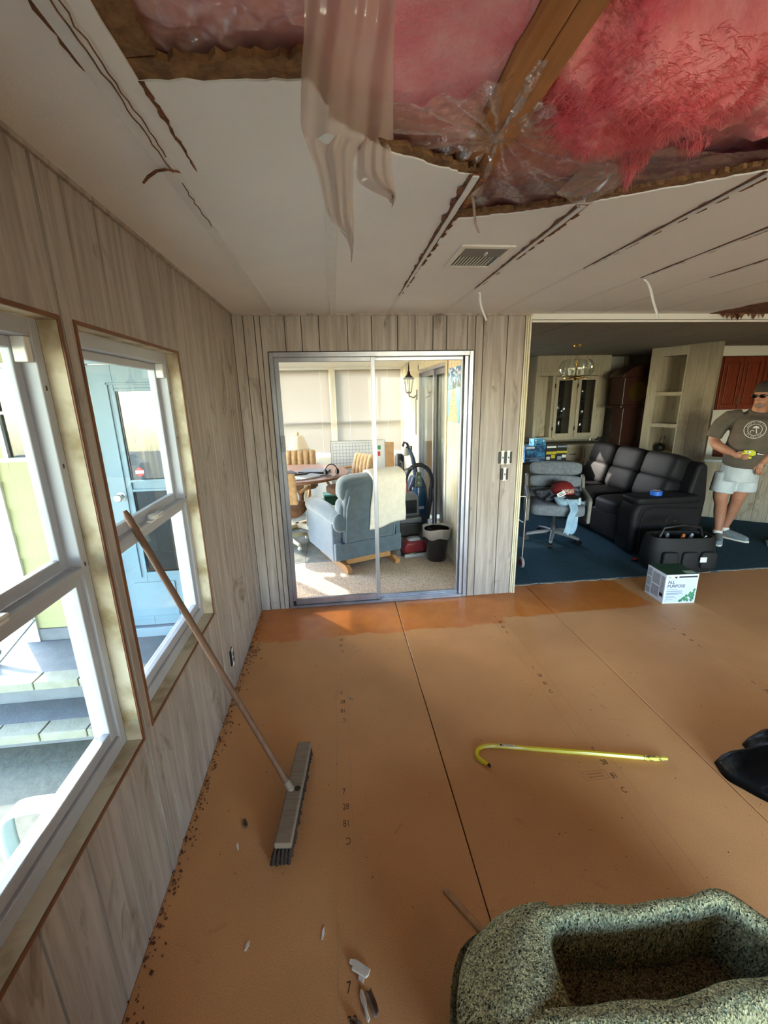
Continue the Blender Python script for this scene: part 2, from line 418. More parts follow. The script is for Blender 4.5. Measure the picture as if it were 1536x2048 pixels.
fs_ = MB().box(1.72, 1.835, -1.858, -1.856, .0001, .0005).box(1.72, 1.835, -1.814, -1.812, .0001, .0005).box(1.72, 1.722, -1.856, -1.814, .0001, .0005).box(1.833, 1.835, -1.856, -1.814, .0001, .0005).box(1.74, 1.815, -1.83, -1.824, .0001, .0005).box(1.74, 1.815, -1.846, -1.84, .0001, .0005)
obj('faint_stamp', fs_, mat('faint brown ink', '#a87a4e'), fl)
for x in (0.605, 0.668, 1.815, 1.905, 3.04, 3.12):
    obj('chalk_line', gridline(x, -2.9, x+0.004, -0.5), M_LITEW, fl)

# ---- ceiling: boards between battens, torn open near the camera
ce = struct('ceiling')
BX = [0.0, 0.283, 0.698, 1.095, 1.497, 1.90, 2.305, 2.69, 3.095, 3.50, 3.905, 4.31, 4.715, 5.12, 5.525, 5.93, 6.335, 7.6]
rj = random.Random(3)
def strip(x0, x1, far, name='panel'):
    poly = far+[(x1-0.001, 0.0), (x0+0.001, 0.0)]
    return poly
HOLE = {1: [(0.345, -2.245), (0.66, -2.277), (0.697, -2.20)], 2: [(0.699, -2.165), (0.845, -2.046), (1.06, -1.955), (1.094, -1.95)],
        3: [(1.096, -1.652), (1.30, -1.715), (1.496, -1.80)], 4: [(1.498, -1.80), (1.70, -1.92), (1.899, -2.036)], 5: [(1.901, -2.04), (2.304, -2.32)]}
def ragged(pts, n, amp):
    out = []
    for a, c in zip(pts, pts[1:]):
        s = jag(a, c, n, amp, rj); out += s if not out else s[1:]
    return out
fib = MB()
for i in range(len(BX)-1):
    x0, x1 = BX[i]+0.001, BX[i+1]-0.001
    if i in HOLE:
        far = ragged(HOLE[i], 16, 0.0045)
        poly = far+[(x1, 0.0), (x0 if i != 1 else 0.345, 0.0)]
        obj('panel', MB().prism(poly, H, H+0.004), M_CEIL, ce)
        if i == 1:
            edge = jag((0.345, -3.9), (0.345, -2.245), 40, 0.002, rj)
            obj('panel', MB().prism([(x0, -3.9)]+edge+[(0.345, 0.0), (x0, 0.0)], H, H+0.004), M_CEIL, ce)
        # brown core showing as a torn ledge
        w = {1: 0.05, 2: 0.03, 3: 0.03, 4: 0.035, 5: 0.03}[i]
        core = [(x, y-w+rj.uniform(-0.008, 0.008)) for x, y in ragged(HOLE[i], 22, 0.006)]
        if i == 1: core = [(x-0.0 if x > 0.37 else 0.345, y) for x, y in core]
        fib.prism(core+[(x1, HOLE[i][-1][1]+0.05), (HOLE[i][0][0], HOLE[i][0][1]+0.05)], H+0.004, H+0.016)
        obj('panel', MB().box(x0, x1, -7.5, -3.9, H, H+0.016), M_CEIL, ce)
    else:
        y0 = -7.5
        obj('panel', MB().box(x0, x1, y0, 0.0, H, H+0.014), M_CEIL, ce)
side = [(0.345, -3.9)]+[(0.345+0.055+rj.uniform(-0.006, 0.006), -3.9+i*0.04) for i in range(39)]+[(0.40, -2.31), (0.345, -2.30)]
fib.prism(side, H+0.004, H+0.016)
obj('torn_core', fib, M_FIBRE, ce, label='torn brown fibreboard edge round the ceiling hole')
obj('attic_deck', MB().box(-0.1, 7.7, -7.6, 0.3, H+0.62, H+0.66), M_DKWOOD, ce)
for k, (a, c, q, d) in enumerate(((-0.12, -0.06, -7.6, 0.3), (7.6, 7.66, -7.6, 0.3))):
    obj('attic_side', MB().box(a, c, q, d, H+0.016, H+0.62), M_DKWOOD, ce)
obj('attic_end', MB().box(-0.1, 7.66, -7.62, -7.56, H+0.016, H+0.62).box(-0.1, 7.66, 0.24, 0.3, H+0.016, H+0.62), M_DKWOOD, ce)
# battens over the seams: whole ones, and torn ones with brown paper edges and dark gaps
def batten(x, ya, yb, w=0.038, t=0.005):
    obj('batten', MB().box(x-w/2, x+w/2, ya, yb, H-t, H-0.0002), M_BATTEN, ce, bevel=0.0015, seg=1)
batten(0.283, -7.5, -1.55); batten(0.283, -1.548, -0.002); batten(0.698, -2.14, -0.002)
for x in (1.095, 1.497, 1.90, 2.305, 2.69, 3.095, 3.5, 3.905, 4.31, 4.715, 5.12):
    ya = {1.095: -0.56, 1.497: -0.72, 1.90: -1.1, 2.305: -0.96, 2.69: -0.97}.get(x, -4.0)
    batten(x, ya, -0.002, 0.024, 0.0012)
torn = MB(); gap = MB()
def torn_batten(x, ya, yb, w):
    n = max(8, int((yb-ya)*26)); L = []; Rr = []
    for i in range(n+1):
        t = i/n; y = ya+(yb-ya)*t; ww = w*(1-0.75*t)
        L.append((x-ww*rj.uniform(0.75, 1.15), y)); Rr.append((x+ww*rj.uniform(0.75, 1.2), y))
    torn.prism(L+Rr[::-1], H-0.0035, H-0.0002)
    c = w*0.45
    L2 = [(x-c*(1-0.6*i/n)*rj.uniform(0.8, 1.1), ya+(yb-ya)*i/n) for i in range(n+1)]
    R2 = [(x+c*(1-0.6*i/n)*rj.uniform(0.8, 1.1), ya+(yb-ya)*i/n) for i in range(n+1)]
    obj('batten', MB().prism(L2+R2[::-1], H-0.008, H-0.0037), M_BATTEN, ce)
    for sgn in (-1, 1):
        for i in range(n-2):
            if rj.random() < 0.35:
                y = ya+(yb-ya)*(i+0.5)/n; q = w*(1-0.7*i/n)
                torn.prism([(x+sgn*q*0.7, y), (x+sgn*q*1.5, y+0.012), (x+sgn*q*1.25, y+0.045), (x+sgn*q*0.6, y+0.05)], H-0.006, H-0.003)
torn_batten(1.092, -1.96, -0.565, 0.022)
torn_batten(1.494, -1.80, -0.735, 0.02)
torn_batten(1.90, -2.03, -1.13, 0.017)
torn_batten(2.307, -1.95, -0.98, 0.017)
torn_batten(2.69, -1.6, -0.99, 0.012)
# hairline crack beside the left batten
for (ya, yb, ox) in ((-2.6, -1.92, 0.010), (-2.6, -2.0, 0.022), (-1.87, -1.55, 0.012)):
    pts = []; y = ya
    while y < yb: pts.append((0.283+ox+rj.uniform(-0.004, 0.004), y)); y += 0.025
    torn.prism([(x-0.0012, y) for x, y in pts]+[(x+0.0012, y) for x, y in pts[::-1]], H-0.0065, H-0.0052)
torn.prism(jag((0.275, -2.75), (0.266, -2.27), 26, 0.003, rj)+jag((0.262, -2.275), (0.255, -2.75), 26, 0.005, rj), H-0.004, H-0.0002)
torn.prism(jag((0.345, -2.25), (0.352, -1.92), 22, 0.003, rj)+jag((0.354, -1.93), (0.356, -2.25), 22, 0.004, rj), H-0.002, H-0.0002)
obj('torn_paper', torn, M_FIBDK, ce, label='torn brown backing paper along the broken battens')
# torn patch hanging by the beam at the far end
pt = MB()
e1 = jag((3.60, -0.02), (3.66, -0.46), 10, 0.02, rj); e2 = jag((3.72, -0.44), (4.30, -0.03), 12, 0.03, rj)
pt.prism(e1+e2, H-0.006, H-0.0005)
for k in range(14):
    x = rj.uniform(3.62, 4.2); y = -0.02-rj.uniform(0, 0.05); l = rj.uniform(0.02, 0.06)
    pt.prism([(x, H), (x+0.05, H), (x+0.03+rj.uniform(-.01, .01), H-l)], y, y+0.003, 'y')
obj('torn_patch', pt, M_FIBDK, ce, label='dark ragged tear in the ceiling above the white beam')

# ---- rafters above the opening
rf = struct('beam_rafter')
obj('board', MB().box(1.046, 1.094, -7.5, 0.2, H+0.018, H+0.115), M_RAFT, rf, bevel=0.002, seg=1)
obj('board', MB().box(1.097, 1.146, -7.5, 0.2, H+0.020, H+0.118), M_RAFT, rf, bevel=0.002, seg=1)

# ---- left wall with planks and two windows
WIN = [(-2.80, -2.035), (-1.955, -1.185)]; WZ = (0.615, 1.886)
wl = struct('wall_left')
core = MB()
ys = [-7.6, WIN[0][0], WIN[0][1], WIN[1][0], WIN[1][1], 0.1]
for k in range(5):
    if k in (1, 3): core.box(-0.13, -0.009, ys[k], ys[k+1], -0.4, WZ[0]-0.014).box(-0.13, -0.009, ys[k], ys[k+1], WZ[1]+0.014, 2.4)
    else:
        a = ys[k]+(0.014 if k else 0); c = ys[k+1]-(0.014 if k < 4 else 0)
        core.box(-0.13, -0.009, a, c, -0.4, 2.4)
obj('wall_core', core, M_GROOVE, wl)
def plank_boxes(mb, a, c, z0, z1, holes, ax):
    cuts = sorted(set([a, c]+[h for w in holes for h in w[:2] if a < h < c]))
    for u, v in zip(cuts, cuts[1:]):
        segs = [(z0, z1)]
        for h0, h1, hz0, hz1 in holes:
            if u >= h0-1e-6 and v <= h1+1e-6: segs = [s for s in ((z0, hz0), (hz1, z1)) if s[1]-s[0] > 0.005]
        for s0, s1 in segs:
            if ax == 'x': mb.box(-0.0085, 0.0, u, v, s0, s1)
            else: mb.box(u, v, 0.0, 0.0085, s0, s1)
LY = [-7.5, -7.2, -6.9, -6.6, -6.3, -6.0, -5.7, -5.4, -5.1, -4.8, -4.6, -4.4, -4.25, -4.02, -3.9, -3.7, -3.55, -3.4, -3.2, -3.06, -2.9, -2.72, -2.55, -2.37, -2.22, -2.02, -1.90, -1.741, -1.585, -1.384, -1.27, -1.132, -1.0, -0.871, -0.781, -0.62, -0.5, -0.41, -0.27, -0.12, -0.03, 0.0]
hl = [(WIN[0][0], WIN[0][1], WZ[0], WZ[1]), (WIN[1][0], WIN[1][1], WZ[0], WZ[1])]
for a, c in zip(LY, LY[1:]):
    b = MB(); plank_boxes(b, a+0.0038, c-0.0038, 0.0, 2.247, hl, 'x')
    if b.v: obj('plank', b, M_PANEL, wl)
obj('seam_strip', MB().box(0, 0.005, -2.014, -1.978, 0.0, 2.247), M_PANEL, wl, bevel=0.0015, seg=1)
tr = struct('trim_1')
obj('cove', MB().box(0.0, 0.012, -7.5, -0.012, 2.247, H).box(0.0, 2.17, -0.012, 0.0, 2.247, H), M_PANEL, tr)
for k, (y0, y1) in enumerate(WIN):
    w = struct('window_%d' % (k+1)); z0, z1 = WZ
    e = 0.011
    obj('brown_edge', MB().box(-0.009, 0.0035, y0-e, y1+e, z1, z1+e).box(-0.009, 0.0035, y0-e, y1+e, z0-e, z0).box(-0.009, 0.0035, y0-e, y0, z0, z1).box(-0.009, 0.0035, y1, y1+e, z0, z1), M_BROWNEDGE, w)
    d = -0.048
    obj('reveal_board', MB().box(d, -0.001, y1-0.001, y1+0.011, z0, z1), M_LINER, w)
    obj('reveal_board', MB().box(d, -0.001, y0-0.011, y0+0.001, z0, z1), M_LINER, w)
    obj('reveal_board', MB().box(d, -0.001, y0, y1, z1-0.001, z1+0.011), M_LINER, w)
    obj('window_sill', MB().box(d, -0.001, y0, y1, z0-0.011, z0+0.001), M_LINER, w, label='bare stained sill board')
    f = MB(); fw_ = 0.032; x0, x1 = -0.125, d
    f.box(x0, x1, y0, y0+fw_, z0, z1).box(x0, x1, y1-fw_, y1, z0, z1).box(x0, x1, y0+fw_, y1-fw_, z1-fw_-0.012, z1).box(x0, x1, y0+fw_, y1-fw_, z0, z0+fw_+0.016)
    obj('frame', f, M_VINYL, w, bevel=0.003)
    ya, yb = y0+fw_, y1-fw_; zm = 1.245
    # upper sash (outer track)
    s = MB(); xs0, xs1 = -0.108, -0.085; sw = 0.028
    zt = z1-fw_-0.012; zb = z0+fw_+0.016
    s.box(xs0, xs1, ya, ya+sw, zm-0.01, zt).box(xs0, xs1, yb-sw, yb, zm-0.01, zt).box(xs0, xs1, ya+sw, yb-sw, zt-sw, zt).box(xs0, xs1, ya+sw, yb-sw, zm-0.01, zm+0.026)
    us = obj('upper_sash', s, M_VINYL, w, bevel=0.003)
    obj('pane', MB().box(-0.099, -0.095, ya+sw-0.004, yb-sw+0.004, zm+0.02, zt-sw+0.004), M_GLASS, us)
    s = MB(); xs0, xs1 = -0.083, -0.058
    s.box(xs0, xs1, ya, ya+sw, zb, zm-0.005).box(xs0, xs1, yb-sw, yb, zb, zm-0.005).box(xs0, xs1+0.006, ya+sw, yb-sw, zm-0.052, zm-0.005).box(xs0, xs1, ya+sw, yb-sw, zb, zb+0.036)
    s.box(xs1, xs1+0.012, ya, yb, zm-0.026, zm-0.006)
    lsash = obj('lower_sash', s, M_VINYL, w, bevel=0.003)
    obj('pane', MB().box(-0.073, -0.069, ya+sw-0.004, yb-sw+0.004, zb+0.03, zm-0.046), M_GLASS, lsash)
    ym = (ya+yb)/2
    lt = MB().box(-0.056, -0.036, ym-0.055, ym+0.055, zm-0.010, zm-0.002).lathe([(0.0, -0.002), (0.02, -0.002), (0.02, 0.012), (0.012, 0.016), (0, 0.016)], 14, (-0.046, ym-0.01, zm-0.001))
    lt.box(-0.052, -0.030, ym-0.01, ym+0.05, zm+0.004, zm+0.012)
    obj('latch', lt, M_WHITE, w, bevel=0.002)
    obj('jamb_block', MB().box(-0.084, -0.052, yb-0.024, yb-0.001, zt-0.06, zt), M_WHITE, w, bevel=0.003)
    tk = MB()
    for q in (0.62, 0.9, 1.1): tk.box(-0.0484, -0.0474, yb+0.012, yb+0.018, z0+q, z0+q+0.012)
    obj('screw', tk, M_GROOVE, w)

# ---- back wall with sliding door opening
DX = (0.225, 1.738); DZ = 2.012
wb = struct('wall_back')
c = MB(); c.box(0.0, DX[0], 0.009, 0.10, 0.0, 2.4).box(DX[1], 2.165, 0.009, 0.10, 0, 2.4).box(DX[0], DX[1], 0.009, 0.10, DZ, 2.4)
obj('wall_core', c, M_GROOVE, wb)
PX = [0.0, 0.075, 0.152, 0.19, 0.358, 0.473, 0.596, 0.798, 0.971, 1.16, 1.289, 1.422, 1.523, 1.682, 1.743, 1.804, 1.989, 2.125]
for a, d in zip(PX, PX[1:]):
    b = MB(); plank_boxes(b, a+0.0030, d-0.0030, 0.0, 2.247, [(DX[0], DX[1], 0.0, DZ)], 'y')
    if b.v: obj('plank', b, M_PANEL, wb)
t2 = struct('trim_2')
for k, (a, d, q) in enumerate(((2.127, 2.139, 0.004), (2.141, 2.153, 0.007), (2.155, 2.170, 0.012))):
    obj('corner_strip', MB().box(a, d, -q, 0.1, 0.0, 2.247), M_PCREAM, t2, bevel=0.0015, seg=1)
t3 = struct('trim_3')
obj('beam_board', MB().box(2.17, 7.6, -0.008, 0.09, 2.218, 2.259), M_WHITE, t3, bevel=0.003)
obj('beam_lip', MB().box(2.17, 7.6, -0.016, 0.0, 2.198, 2.212), M_WHITE, t3, bevel=0.002)

# ---- aluminium sliding door
d1 = struct('door_1')
f = MB(); y0, y1 = -0.012, 0.092
f.box(0.232, 0.262, y0, y1, 0.0, 2.006).box(1.702, 1.732, y0, y1, 0, 2.006).box(0.262, 1.702, y0, y1, 1.972, 2.006).box(0.262, 1.702, y0, y1, 0.0, 0.022)
f.box(0.262, 1.702, 0.036, 0.042, 0.022, 0.034).box(1.672, 1.702, 0.01, 0.014, 0.022, 1.972).box(1.655, 1.672, 0.05, 0.056, 0.022, 1.972)
obj('door_frame', f, M_ALU, d1, bevel=0.002, seg=1)
def slider(xa, xb, ya, yb, st, top, bot, nm):
    s = MB(); zt, zb = 1.970, 0.024
    s.box(xa, xa+st[0], ya, yb, zb, zt).box(xb-st[1], xb, ya, yb, zb, zt).box(xa+st[0], xb-st[1], ya, yb, zt-top, zt).box(xa+st[0], xb-st[1], ya, yb, zb, zb+bot)
    o = obj(nm, s, M_ALU, d1, bevel=0.002, seg=1)
    obj('pane', MB().box(xa+st[0]-0.005, xb-st[1]+0.005, (ya+yb)/2-0.002, (ya+yb)/2+0.002, zb+bot-0.005, zt-top+0.005), M_GLASS2, o)
    return o
sl = slider(0.264, 0.990, 0.004, 0.032, (0.030, 0.030), 0.030, 0.052, 'sliding_panel')
slider(0.962, 1.700, 0.044, 0.072, (0.026, 0.032), 0.024, 0.022, 'fixed_panel')
obj('door_latch', MB().box(0.268, 0.300, -0.006, 0.004, 1.30, 1.42).box(0.274, 0.292, -0.012, -0.006, 1.335, 1.36), M_STEEL, d1, bevel=0.002)
obj('roller_stop', MB().box(0.262, 0.285, -0.004, 0.004, 0.024, 0.06), M_BLACK, d1)

# ---- rear and right walls of the room (behind the camera), with an added window widened to brighten the room
wr = struct('wall_rear')
obj('wall_core', MB().box(-0.13, 0.3, -7.62, -7.5, -0.1, 2.4).box(4.8, 7.72, -7.62, -7.5, -0.1, 2.4).box(0.3, 4.8, -7.62, -7.5, -0.1, 0.1).box(0.3, 4.8, -7.62, -7.5, 2.22, 2.4), M_PANEL, wr)
obj('shade_block', MB().box(0.0, 1.25, -4.62, -4.0, 0.0, 2.26), M_PANEL, wr)  # unseen block added to keep rear daylight off the left wall and near floor
w3 = struct('window_3')
f = MB()
for x in (0.3, 1.77, 3.25, 4.72): f.box(x, x+0.08, -7.60, -7.52, 0.1, 2.22)
f.box(0.38, 4.72, -7.60, -7.52, 0.1, 0.16).box(0.38, 4.72, -7.60, -7.52, 2.16, 2.22)
obj('frame', f, M_VINYL, w3); obj('pane', MB().box(0.38, 4.72, -7.562, -7.558, 0.16, 2.16), M_GLASS2, w3)
wq = struct('wall_right')
obj('wall_core', MB().box(7.6, 7.72, -7.5, 4.2, -0.1, 2.4), M_GREYPANEL, wq)

# ---- outside: ground, porch steps, sunroom shell
gr = struct('ground'); obj('ground_slab', MB().box(-14, -0.13, -7.65, 14, -0.62, -0.56), M_GROUND, gr)
obj('ground_slab', MB().box(-0.13, 16, 4.3, 14, -0.62, -0.56).box(-14, 16, -18, -7.65, -0.62, -0.56).box(7.8, 16, -7.65, 4.3, -0.62, -0.56), M_GROUND, gr)
gv = obj('gravel_bed', MB().box(-5, -1.95, 0.05, 3.2, -0.565, -0.545), M_GRAVEL, gr)
stp = struct('path_steps')
obj('landing', MB().box(-2.05, -0.14, -0.40, 0.06, -0.56, -0.165), M_CONC, stp, bevel=0.006)
obj('lower_step', MB().box(-2.05, -0.14, -0.64, -0.40, -0.56, -0.385), M_CONC, stp, bevel=0.006)
for (yy, zz) in ((-0.40, -0.165), (-0.64, -0.385)):
    x = -2.05+(0 if yy > -0.5 else 0.14); k = 0
    while x < -0.2:
        obj('paver', MB().box(x+0.003, min(x+0.29, -0.14)-0.003, yy-0.115, yy+0.012, zz-0.055, zz+0.006), M_PAVER, stp, bevel=0.004, seg=1); x += 0.29
wf = struct('wall_porch')
SX0, SX1, SY1 = -1.85, 1.84, 4.0
# siding boards round the porch door and the small window
holes = [(-1.10, -0.13, -0.10, 2.02), (-1.70, -1.36, 1.30, 1.96)]
z = -0.06; boards = MB()
core = MB().box(SX0, -1.70, 0.095, 0.16, -0.30, 2.5).box(-1.70, -1.36, 0.095, 0.16, -0.30, 1.30).box(-1.70, -1.36, 0.095, 0.16, 1.96, 2.5).box(-1.36, -1.10, 0.095, 0.16, -0.3, 2.5).box(-1.10, -0.13, 0.095, 0.16, 2.02, 2.5)
obj('wall_core', core, M_OFFW, wf)
while z < 2.45:
    z1 = min(z+0.2, 2.48)
    cuts = sorted(set([SX0+0.075, -0.135]+[h for q in holes for h in q[:2]]))
    b = MB()
    for u, v in zip(cuts, cuts[1:]):
        hit = [q for q in holes if u >= q[0]-1e-6 and v <= q[1]+1e-6]
        segs = [(z, z1)]
        for q in hit: segs = [s for s in ((z, min(z1, q[2])), (max(z, q[3]), z1)) if s[1]-s[0] > 0.003]
        for s0, s1 in segs:
            b.add([(u, 0.095, s0), (v, 0.095, s0), (v, 0.095, s1), (u, 0.095, s1), (u, 0.078, s0), (v, 0.078, s0), (v, 0.089, s1), (u, 0.089, s1)],
                  [(0, 1, 2, 3), (4, 7, 6, 5), (0, 4, 5, 1), (2, 6, 7, 3), (0, 3, 7, 4), (1, 5, 6, 2)])
    if b.v: obj('siding_board', b, M_SIDING, wf)
    z += 0.2
obj('skirt_board', MB().box(SX0, -0.135, 0.07, 0.12, -0.3, -0.065), M_CONC, wf, bevel=0.004)
obj('corner_post', MB().box(SX0-0.03, SX0+0.075, 0.06, 0.17, -0.56, 2.5), M_WHITE, wf, bevel=0.004)
sw_ = struct('window_4')
f = MB().box(-1.70, -1.67, 0.06, 0.12, 1.30, 1.96).box(-1.39, -1.36, 0.06, 0.12, 1.3, 1.96).box(-1.67, -1.39, 0.06, 0.12, 1.93, 1.96).box(-1.72, -1.34, 0.05, 0.12, 1.285, 1.315).box(-1.67, -1.39, 0.07, 0.1, 1.62, 1.64)
obj('frame', f, M_WHITE, sw_); obj('pane', MB().box(-1.67, -1.39, 0.088, 0.092, 1.31, 1.935), thin_glass('porch glass', (0.5, 0.52, 0.53, 1), 0.2), sw_)
obj('screen', MB().box(-1.67, -1.39, 0.115, 0.118, 1.31, 1.935), M_DARKGL, sw_)
# white porch door with upper and lower glass
d2 = struct('door_2')
f = MB().box(-1.10, -1.045, 0.02, 0.12, -0.10, 2.02).box(-0.185, -0.13, 0.02, 0.12, -0.1, 2.02).box(-1.045, -0.185, 0.02, 0.12, 1.945, 2.02).box(-1.12, -0.13, 0.0, 0.12, -0.165, -0.085)
obj('door_frame', f, M_DOORW, d2, bevel=0.004)
gx0, gx1 = -0.865, -0.37
s = MB().box(-1.04, gx0, 0.04, 0.075, -0.08, 1.94).box(gx1, -0.19, 0.04, 0.075, -0.08, 1.94).box(gx0, gx1, 0.04, 0.075, 1.77, 1.94).box(gx0, gx1, 0.04, 0.075, 1.045, 1.115).box(gx0, gx1, 0.04, 0.075, -0.08, 0.375)
s.box(gx0-0.05, gx0-0.035, 0.03, 0.04, 0.34, 1.82).box(gx1+0.035, gx1+0.05, 0.03, 0.04, 0.34, 1.82).box(gx0-0.05, gx1+0.05, 0.03, 0.04, 1.805, 1.82)
s.box(gx0-0.01, gx0+0.012, 0.026, 0.04, 0.37, 1.78).box(gx0, gx1, 0.026, 0.04, 1.76, 1.782).box(gx0, gx1, 0.026, 0.04, 0.36, 0.385).box(gx0, gx1, 0.028, 0.04, 1.105, 1.125).box(gx0, gx1, 0.028, 0.04, 1.035, 1.055)
leaf = obj('door_leaf', s, M_DOORW, d2, bevel=0.003)
pn = MB()
for a, c in ((-0.97, -0.66), (-0.60, -0.27)): pn.box(a, c, 0.030, 0.040, 0.0, 0.30)
obj('panel', pn, M_DOORW, leaf, bevel=0.012)
obj('pane', MB().box(gx0, gx1, 0.050, 0.054, 1.11, 1.77), thin_glass('door glass', (0.8, 0.82, 0.83, 1), 0.16), leaf)
obj('pane', MB().box(gx0, gx1, 0.050, 0.054, 0.375, 1.045), thin_glass('lower door glass', (0.42, 0.45, 0.47, 1), 0.12), leaf)
bl = MB()
for k in range(12): bl.box(gx0+0.25, gx1, 0.085, 0.088, 1.42+k*0.028, 1.438+k*0.028)
obj('blind_slats', bl, mat('tan blind', '#b39a6c'), leaf, kind='stuff')
obj('curtain', MB().grid(lambda u, v: (gx0+0.08+u*0.40, 0.10+0.012*math.sin(u*60), 1.12+v*0.32), 60, 1), mat('tan curtain', '#a58a63'), leaf)
obj('dim_backing_sheet', MB().box(gx0-0.05, gx1+0.1, 0.19, 0.20, 0.3, 1.85), M_DARKGL, leaf)  # dark sheet standing in for the dim room behind the glass
for zz in (1.62, 1.70): obj('white_rail', MB().box(gx0+0.01, gx0+0.27, 0.13, 0.14, zz, zz+0.035), M_WHITE, leaf)
obj('yellow_card', MB().box(gx0+0.29, gx1, 0.09, 0.093, 1.33, 1.41), mat('yellow card', '#d6d67a'), leaf)
kb = MB().lathe([(0, 0), (0.032, 0), (0.034, 0.006), (0.014, 0.010), (0.013, 0.03), (0.026, 0.04), (0.030, 0.055), (0.024, 0.068), (0, 0.07)], 18)
obj('door_knob', kb, M_CHROME, leaf, smooth=40, loc=(-0.945, 0.04, 1.0), rot=(R_(90), 0, 0))
st = MB(); st.prism([(0.034*math.cos(a), 0.034*math.sin(a)) for a in [R_(22.5+45*i) for i in range(8)]], 0, 0.0006)
o = obj('warning_sticker', st, mat('red sticker', '#c8404a'), leaf, loc=(-0.79, 0.0492, 1.18), rot=(R_(90), 0, 0))
obj('sticker_band', MB().box(-0.030, 0.030, -0.012, 0.012, 0.0007, 0.0012), M_PAPER, leaf, loc=(-0.79, 0.0492, 1.18), rot=(R_(90), 0, 0))
text('sticker_word', 'SECURITY', 0.011, mat('blue ink', '#25406e'), leaf, (-0.79, 0.0478, 1.176), (R_(90), 0, 0), align='CENTER')
pr_ = struct('added_shade_roof')  # roof and posts added to cut the skylight over the porch
obj('shade_roof_sheet', MB().box(-4.2, -0.14, -6.5, 0.06, 2.36, 2.42), M_DOORW, pr_)
for y in (-6.2, -4.3, -2.9): obj('shade_roof_post', MB().box(-4.1, -4.02, y, y+0.08, -0.56, 2.36), M_WHITE, pr_)
# porch railing whose shadow falls on the ground
rl = thing('porch_railing', 'grey pipe railing beside the concrete porch steps', 'railing', (-1.86, -0.25, -0.56))
obj('top_rail', MB().tube([(-1.1, 0, 0.5), (0.02, 0, 0.5)], 0.022, 10), M_STEEL, rl, smooth=40)
for k in range(9): obj('baluster', MB().tube([(-1.05+k*0.13, 0, 0), (-1.05+k*0.13, 0, 0.49)], 0.009, 8), M_STEEL, rl, smooth=40)
obj('hand_rail', MB().tube([(0.18, 0.17, 0.66), (-0.06, -0.02, 0.36), (-0.2, -0.1, 0.2)], 0.016, 8), M_STEEL, rl, smooth=40)

# ---- sunroom shell
fs = struct('floor_sunroom')
obj('carpet', MB().box(0.0, SX1, 0.122, 1.0, -0.02, 0.004), M_CARPET, fs)
obj('carpet', MB().box(SX0, 0.0, 0.17, 1.0, -0.02, 0.004), M_CARPET, fs)
TX = [SX0+k*0.305 for k in range(13)]
for i in range(12):
    for j in range(10):
        x0, x1 = TX[i], min(TX[i+1], SX1); yy0 = 1.002+j*0.3; yy1 = min(yy0+0.3, SY1)
        if yy1-yy0 > 0.02 and x1 > x0: obj('tile', MB().box(x0+0.0015, x1-0.0015, yy0+0.0015, yy1-0.0015, -0.02, 0.0), M_SLATE, fs)
obj('carpet_edge', MB().box(SX0, SX1, 0.992, 1.012, -0.01, 0.007), M_STEEL, fs)
def zc(y): return 2.35-(y-0.1)*0.046
cs = struct('ceiling_sunroom')
b = MB(); b.add([(SX0, 0.1, zc(0.1)), (SX1, 0.1, zc(0.1)), (SX1, SY1, zc(SY1)), (SX0, SY1, zc(SY1)), (SX0, 0.1, 2.55), (SX1, 0.1, 2.55), (SX1, SY1, 2.4), (SX0, SY1, 2.4)], [(0, 1, 2, 3), (7, 6, 5, 4), (0, 4, 5, 1), (1, 5, 6, 2), (2, 6, 7, 3), (3, 7, 4, 0)])
obj('ceiling_board', b, M_OFFW, cs)
b = MB()
for x in (-0.6, 0.62, 1.2): b.add([(x-.03, 0.1, zc(.1)-.006), (x+.03, 0.1, zc(.1)-.006), (x+.03, SY1, zc(SY1)-.006), (x-.03, SY1, zc(SY1)-.006), (x-.03, 0.1, zc(.1)), (x+.03, 0.1, zc(.1)), (x+.03, SY1, zc(SY1)), (x-.03, SY1, zc(SY1))], [(0, 1, 2, 3), (0, 4, 5, 1), (1, 5, 6, 2), (2, 6, 7, 3), (3, 7, 4, 0)])
obj('ceiling_batten', b, M_OFFW, cs)
wsr = struct('wall_sunroom_right')
SD = (1.20, 2.62)
obj('wall_core', MB().box(SX1+0.008, 2.16, 0.10, SD[0], 0, 2.4).box(SX1+0.008, 2.16, SD[1], SY1+0.12, 0, 2.4).box(SX1+0.008, 2.16, SD[0], SD[1], 2.02, 2.4), M_GREYPANEL, wsr)
yy = 0.102
while yy < SY1-0.01:
    y1 = min(yy+0.10, SY1)
    for a, c, z0 in ((yy, y1, 0.0),):
        if a >= SD[0]-0.05 and c <= SD[1]+0.05: z0 = 2.02
        obj('plank', MB().box(SX1, SX1+0.008, a+0.003, c-0.003, z0, zc(c)), M_PCREAM, wsr)
    yy = y1
obj('corner_trim', MB().box(SX1-0.012, SX1, SD[0]-0.07, SD[0]-0.01, 0, 2.09).box(SX1-0.012, SX1, SD[1]+0.01, SD[1]+0.06, 0, 2.09).box(SX1-0.012, SX1, SD[0]-0.07, SD[1]+0.06, 2.03, 2.09), M_PCREAM, wsr)
wsb = struct('wall_sunroom_back')
obj('wall_core', MB().box(SX0, SX1+0.3, SY1, SY1+0.1, -0.3, 0.72).box(SX0, SX1+0.3, SY1, SY1+0.1, 2.16, 2.45), M_OFFW, wsb)
wp = MB()
for x0, x1 in ((SX0, -1.62), (-0.40, -0.33), (0.625, 0.695), (1.80, SX1+0.02)): wp.box(x0, x1, SY1-0.01, SY1+0.1, 0.72, 2.18)
obj('post', wp, M_OFFW, wsb)
nb = 0
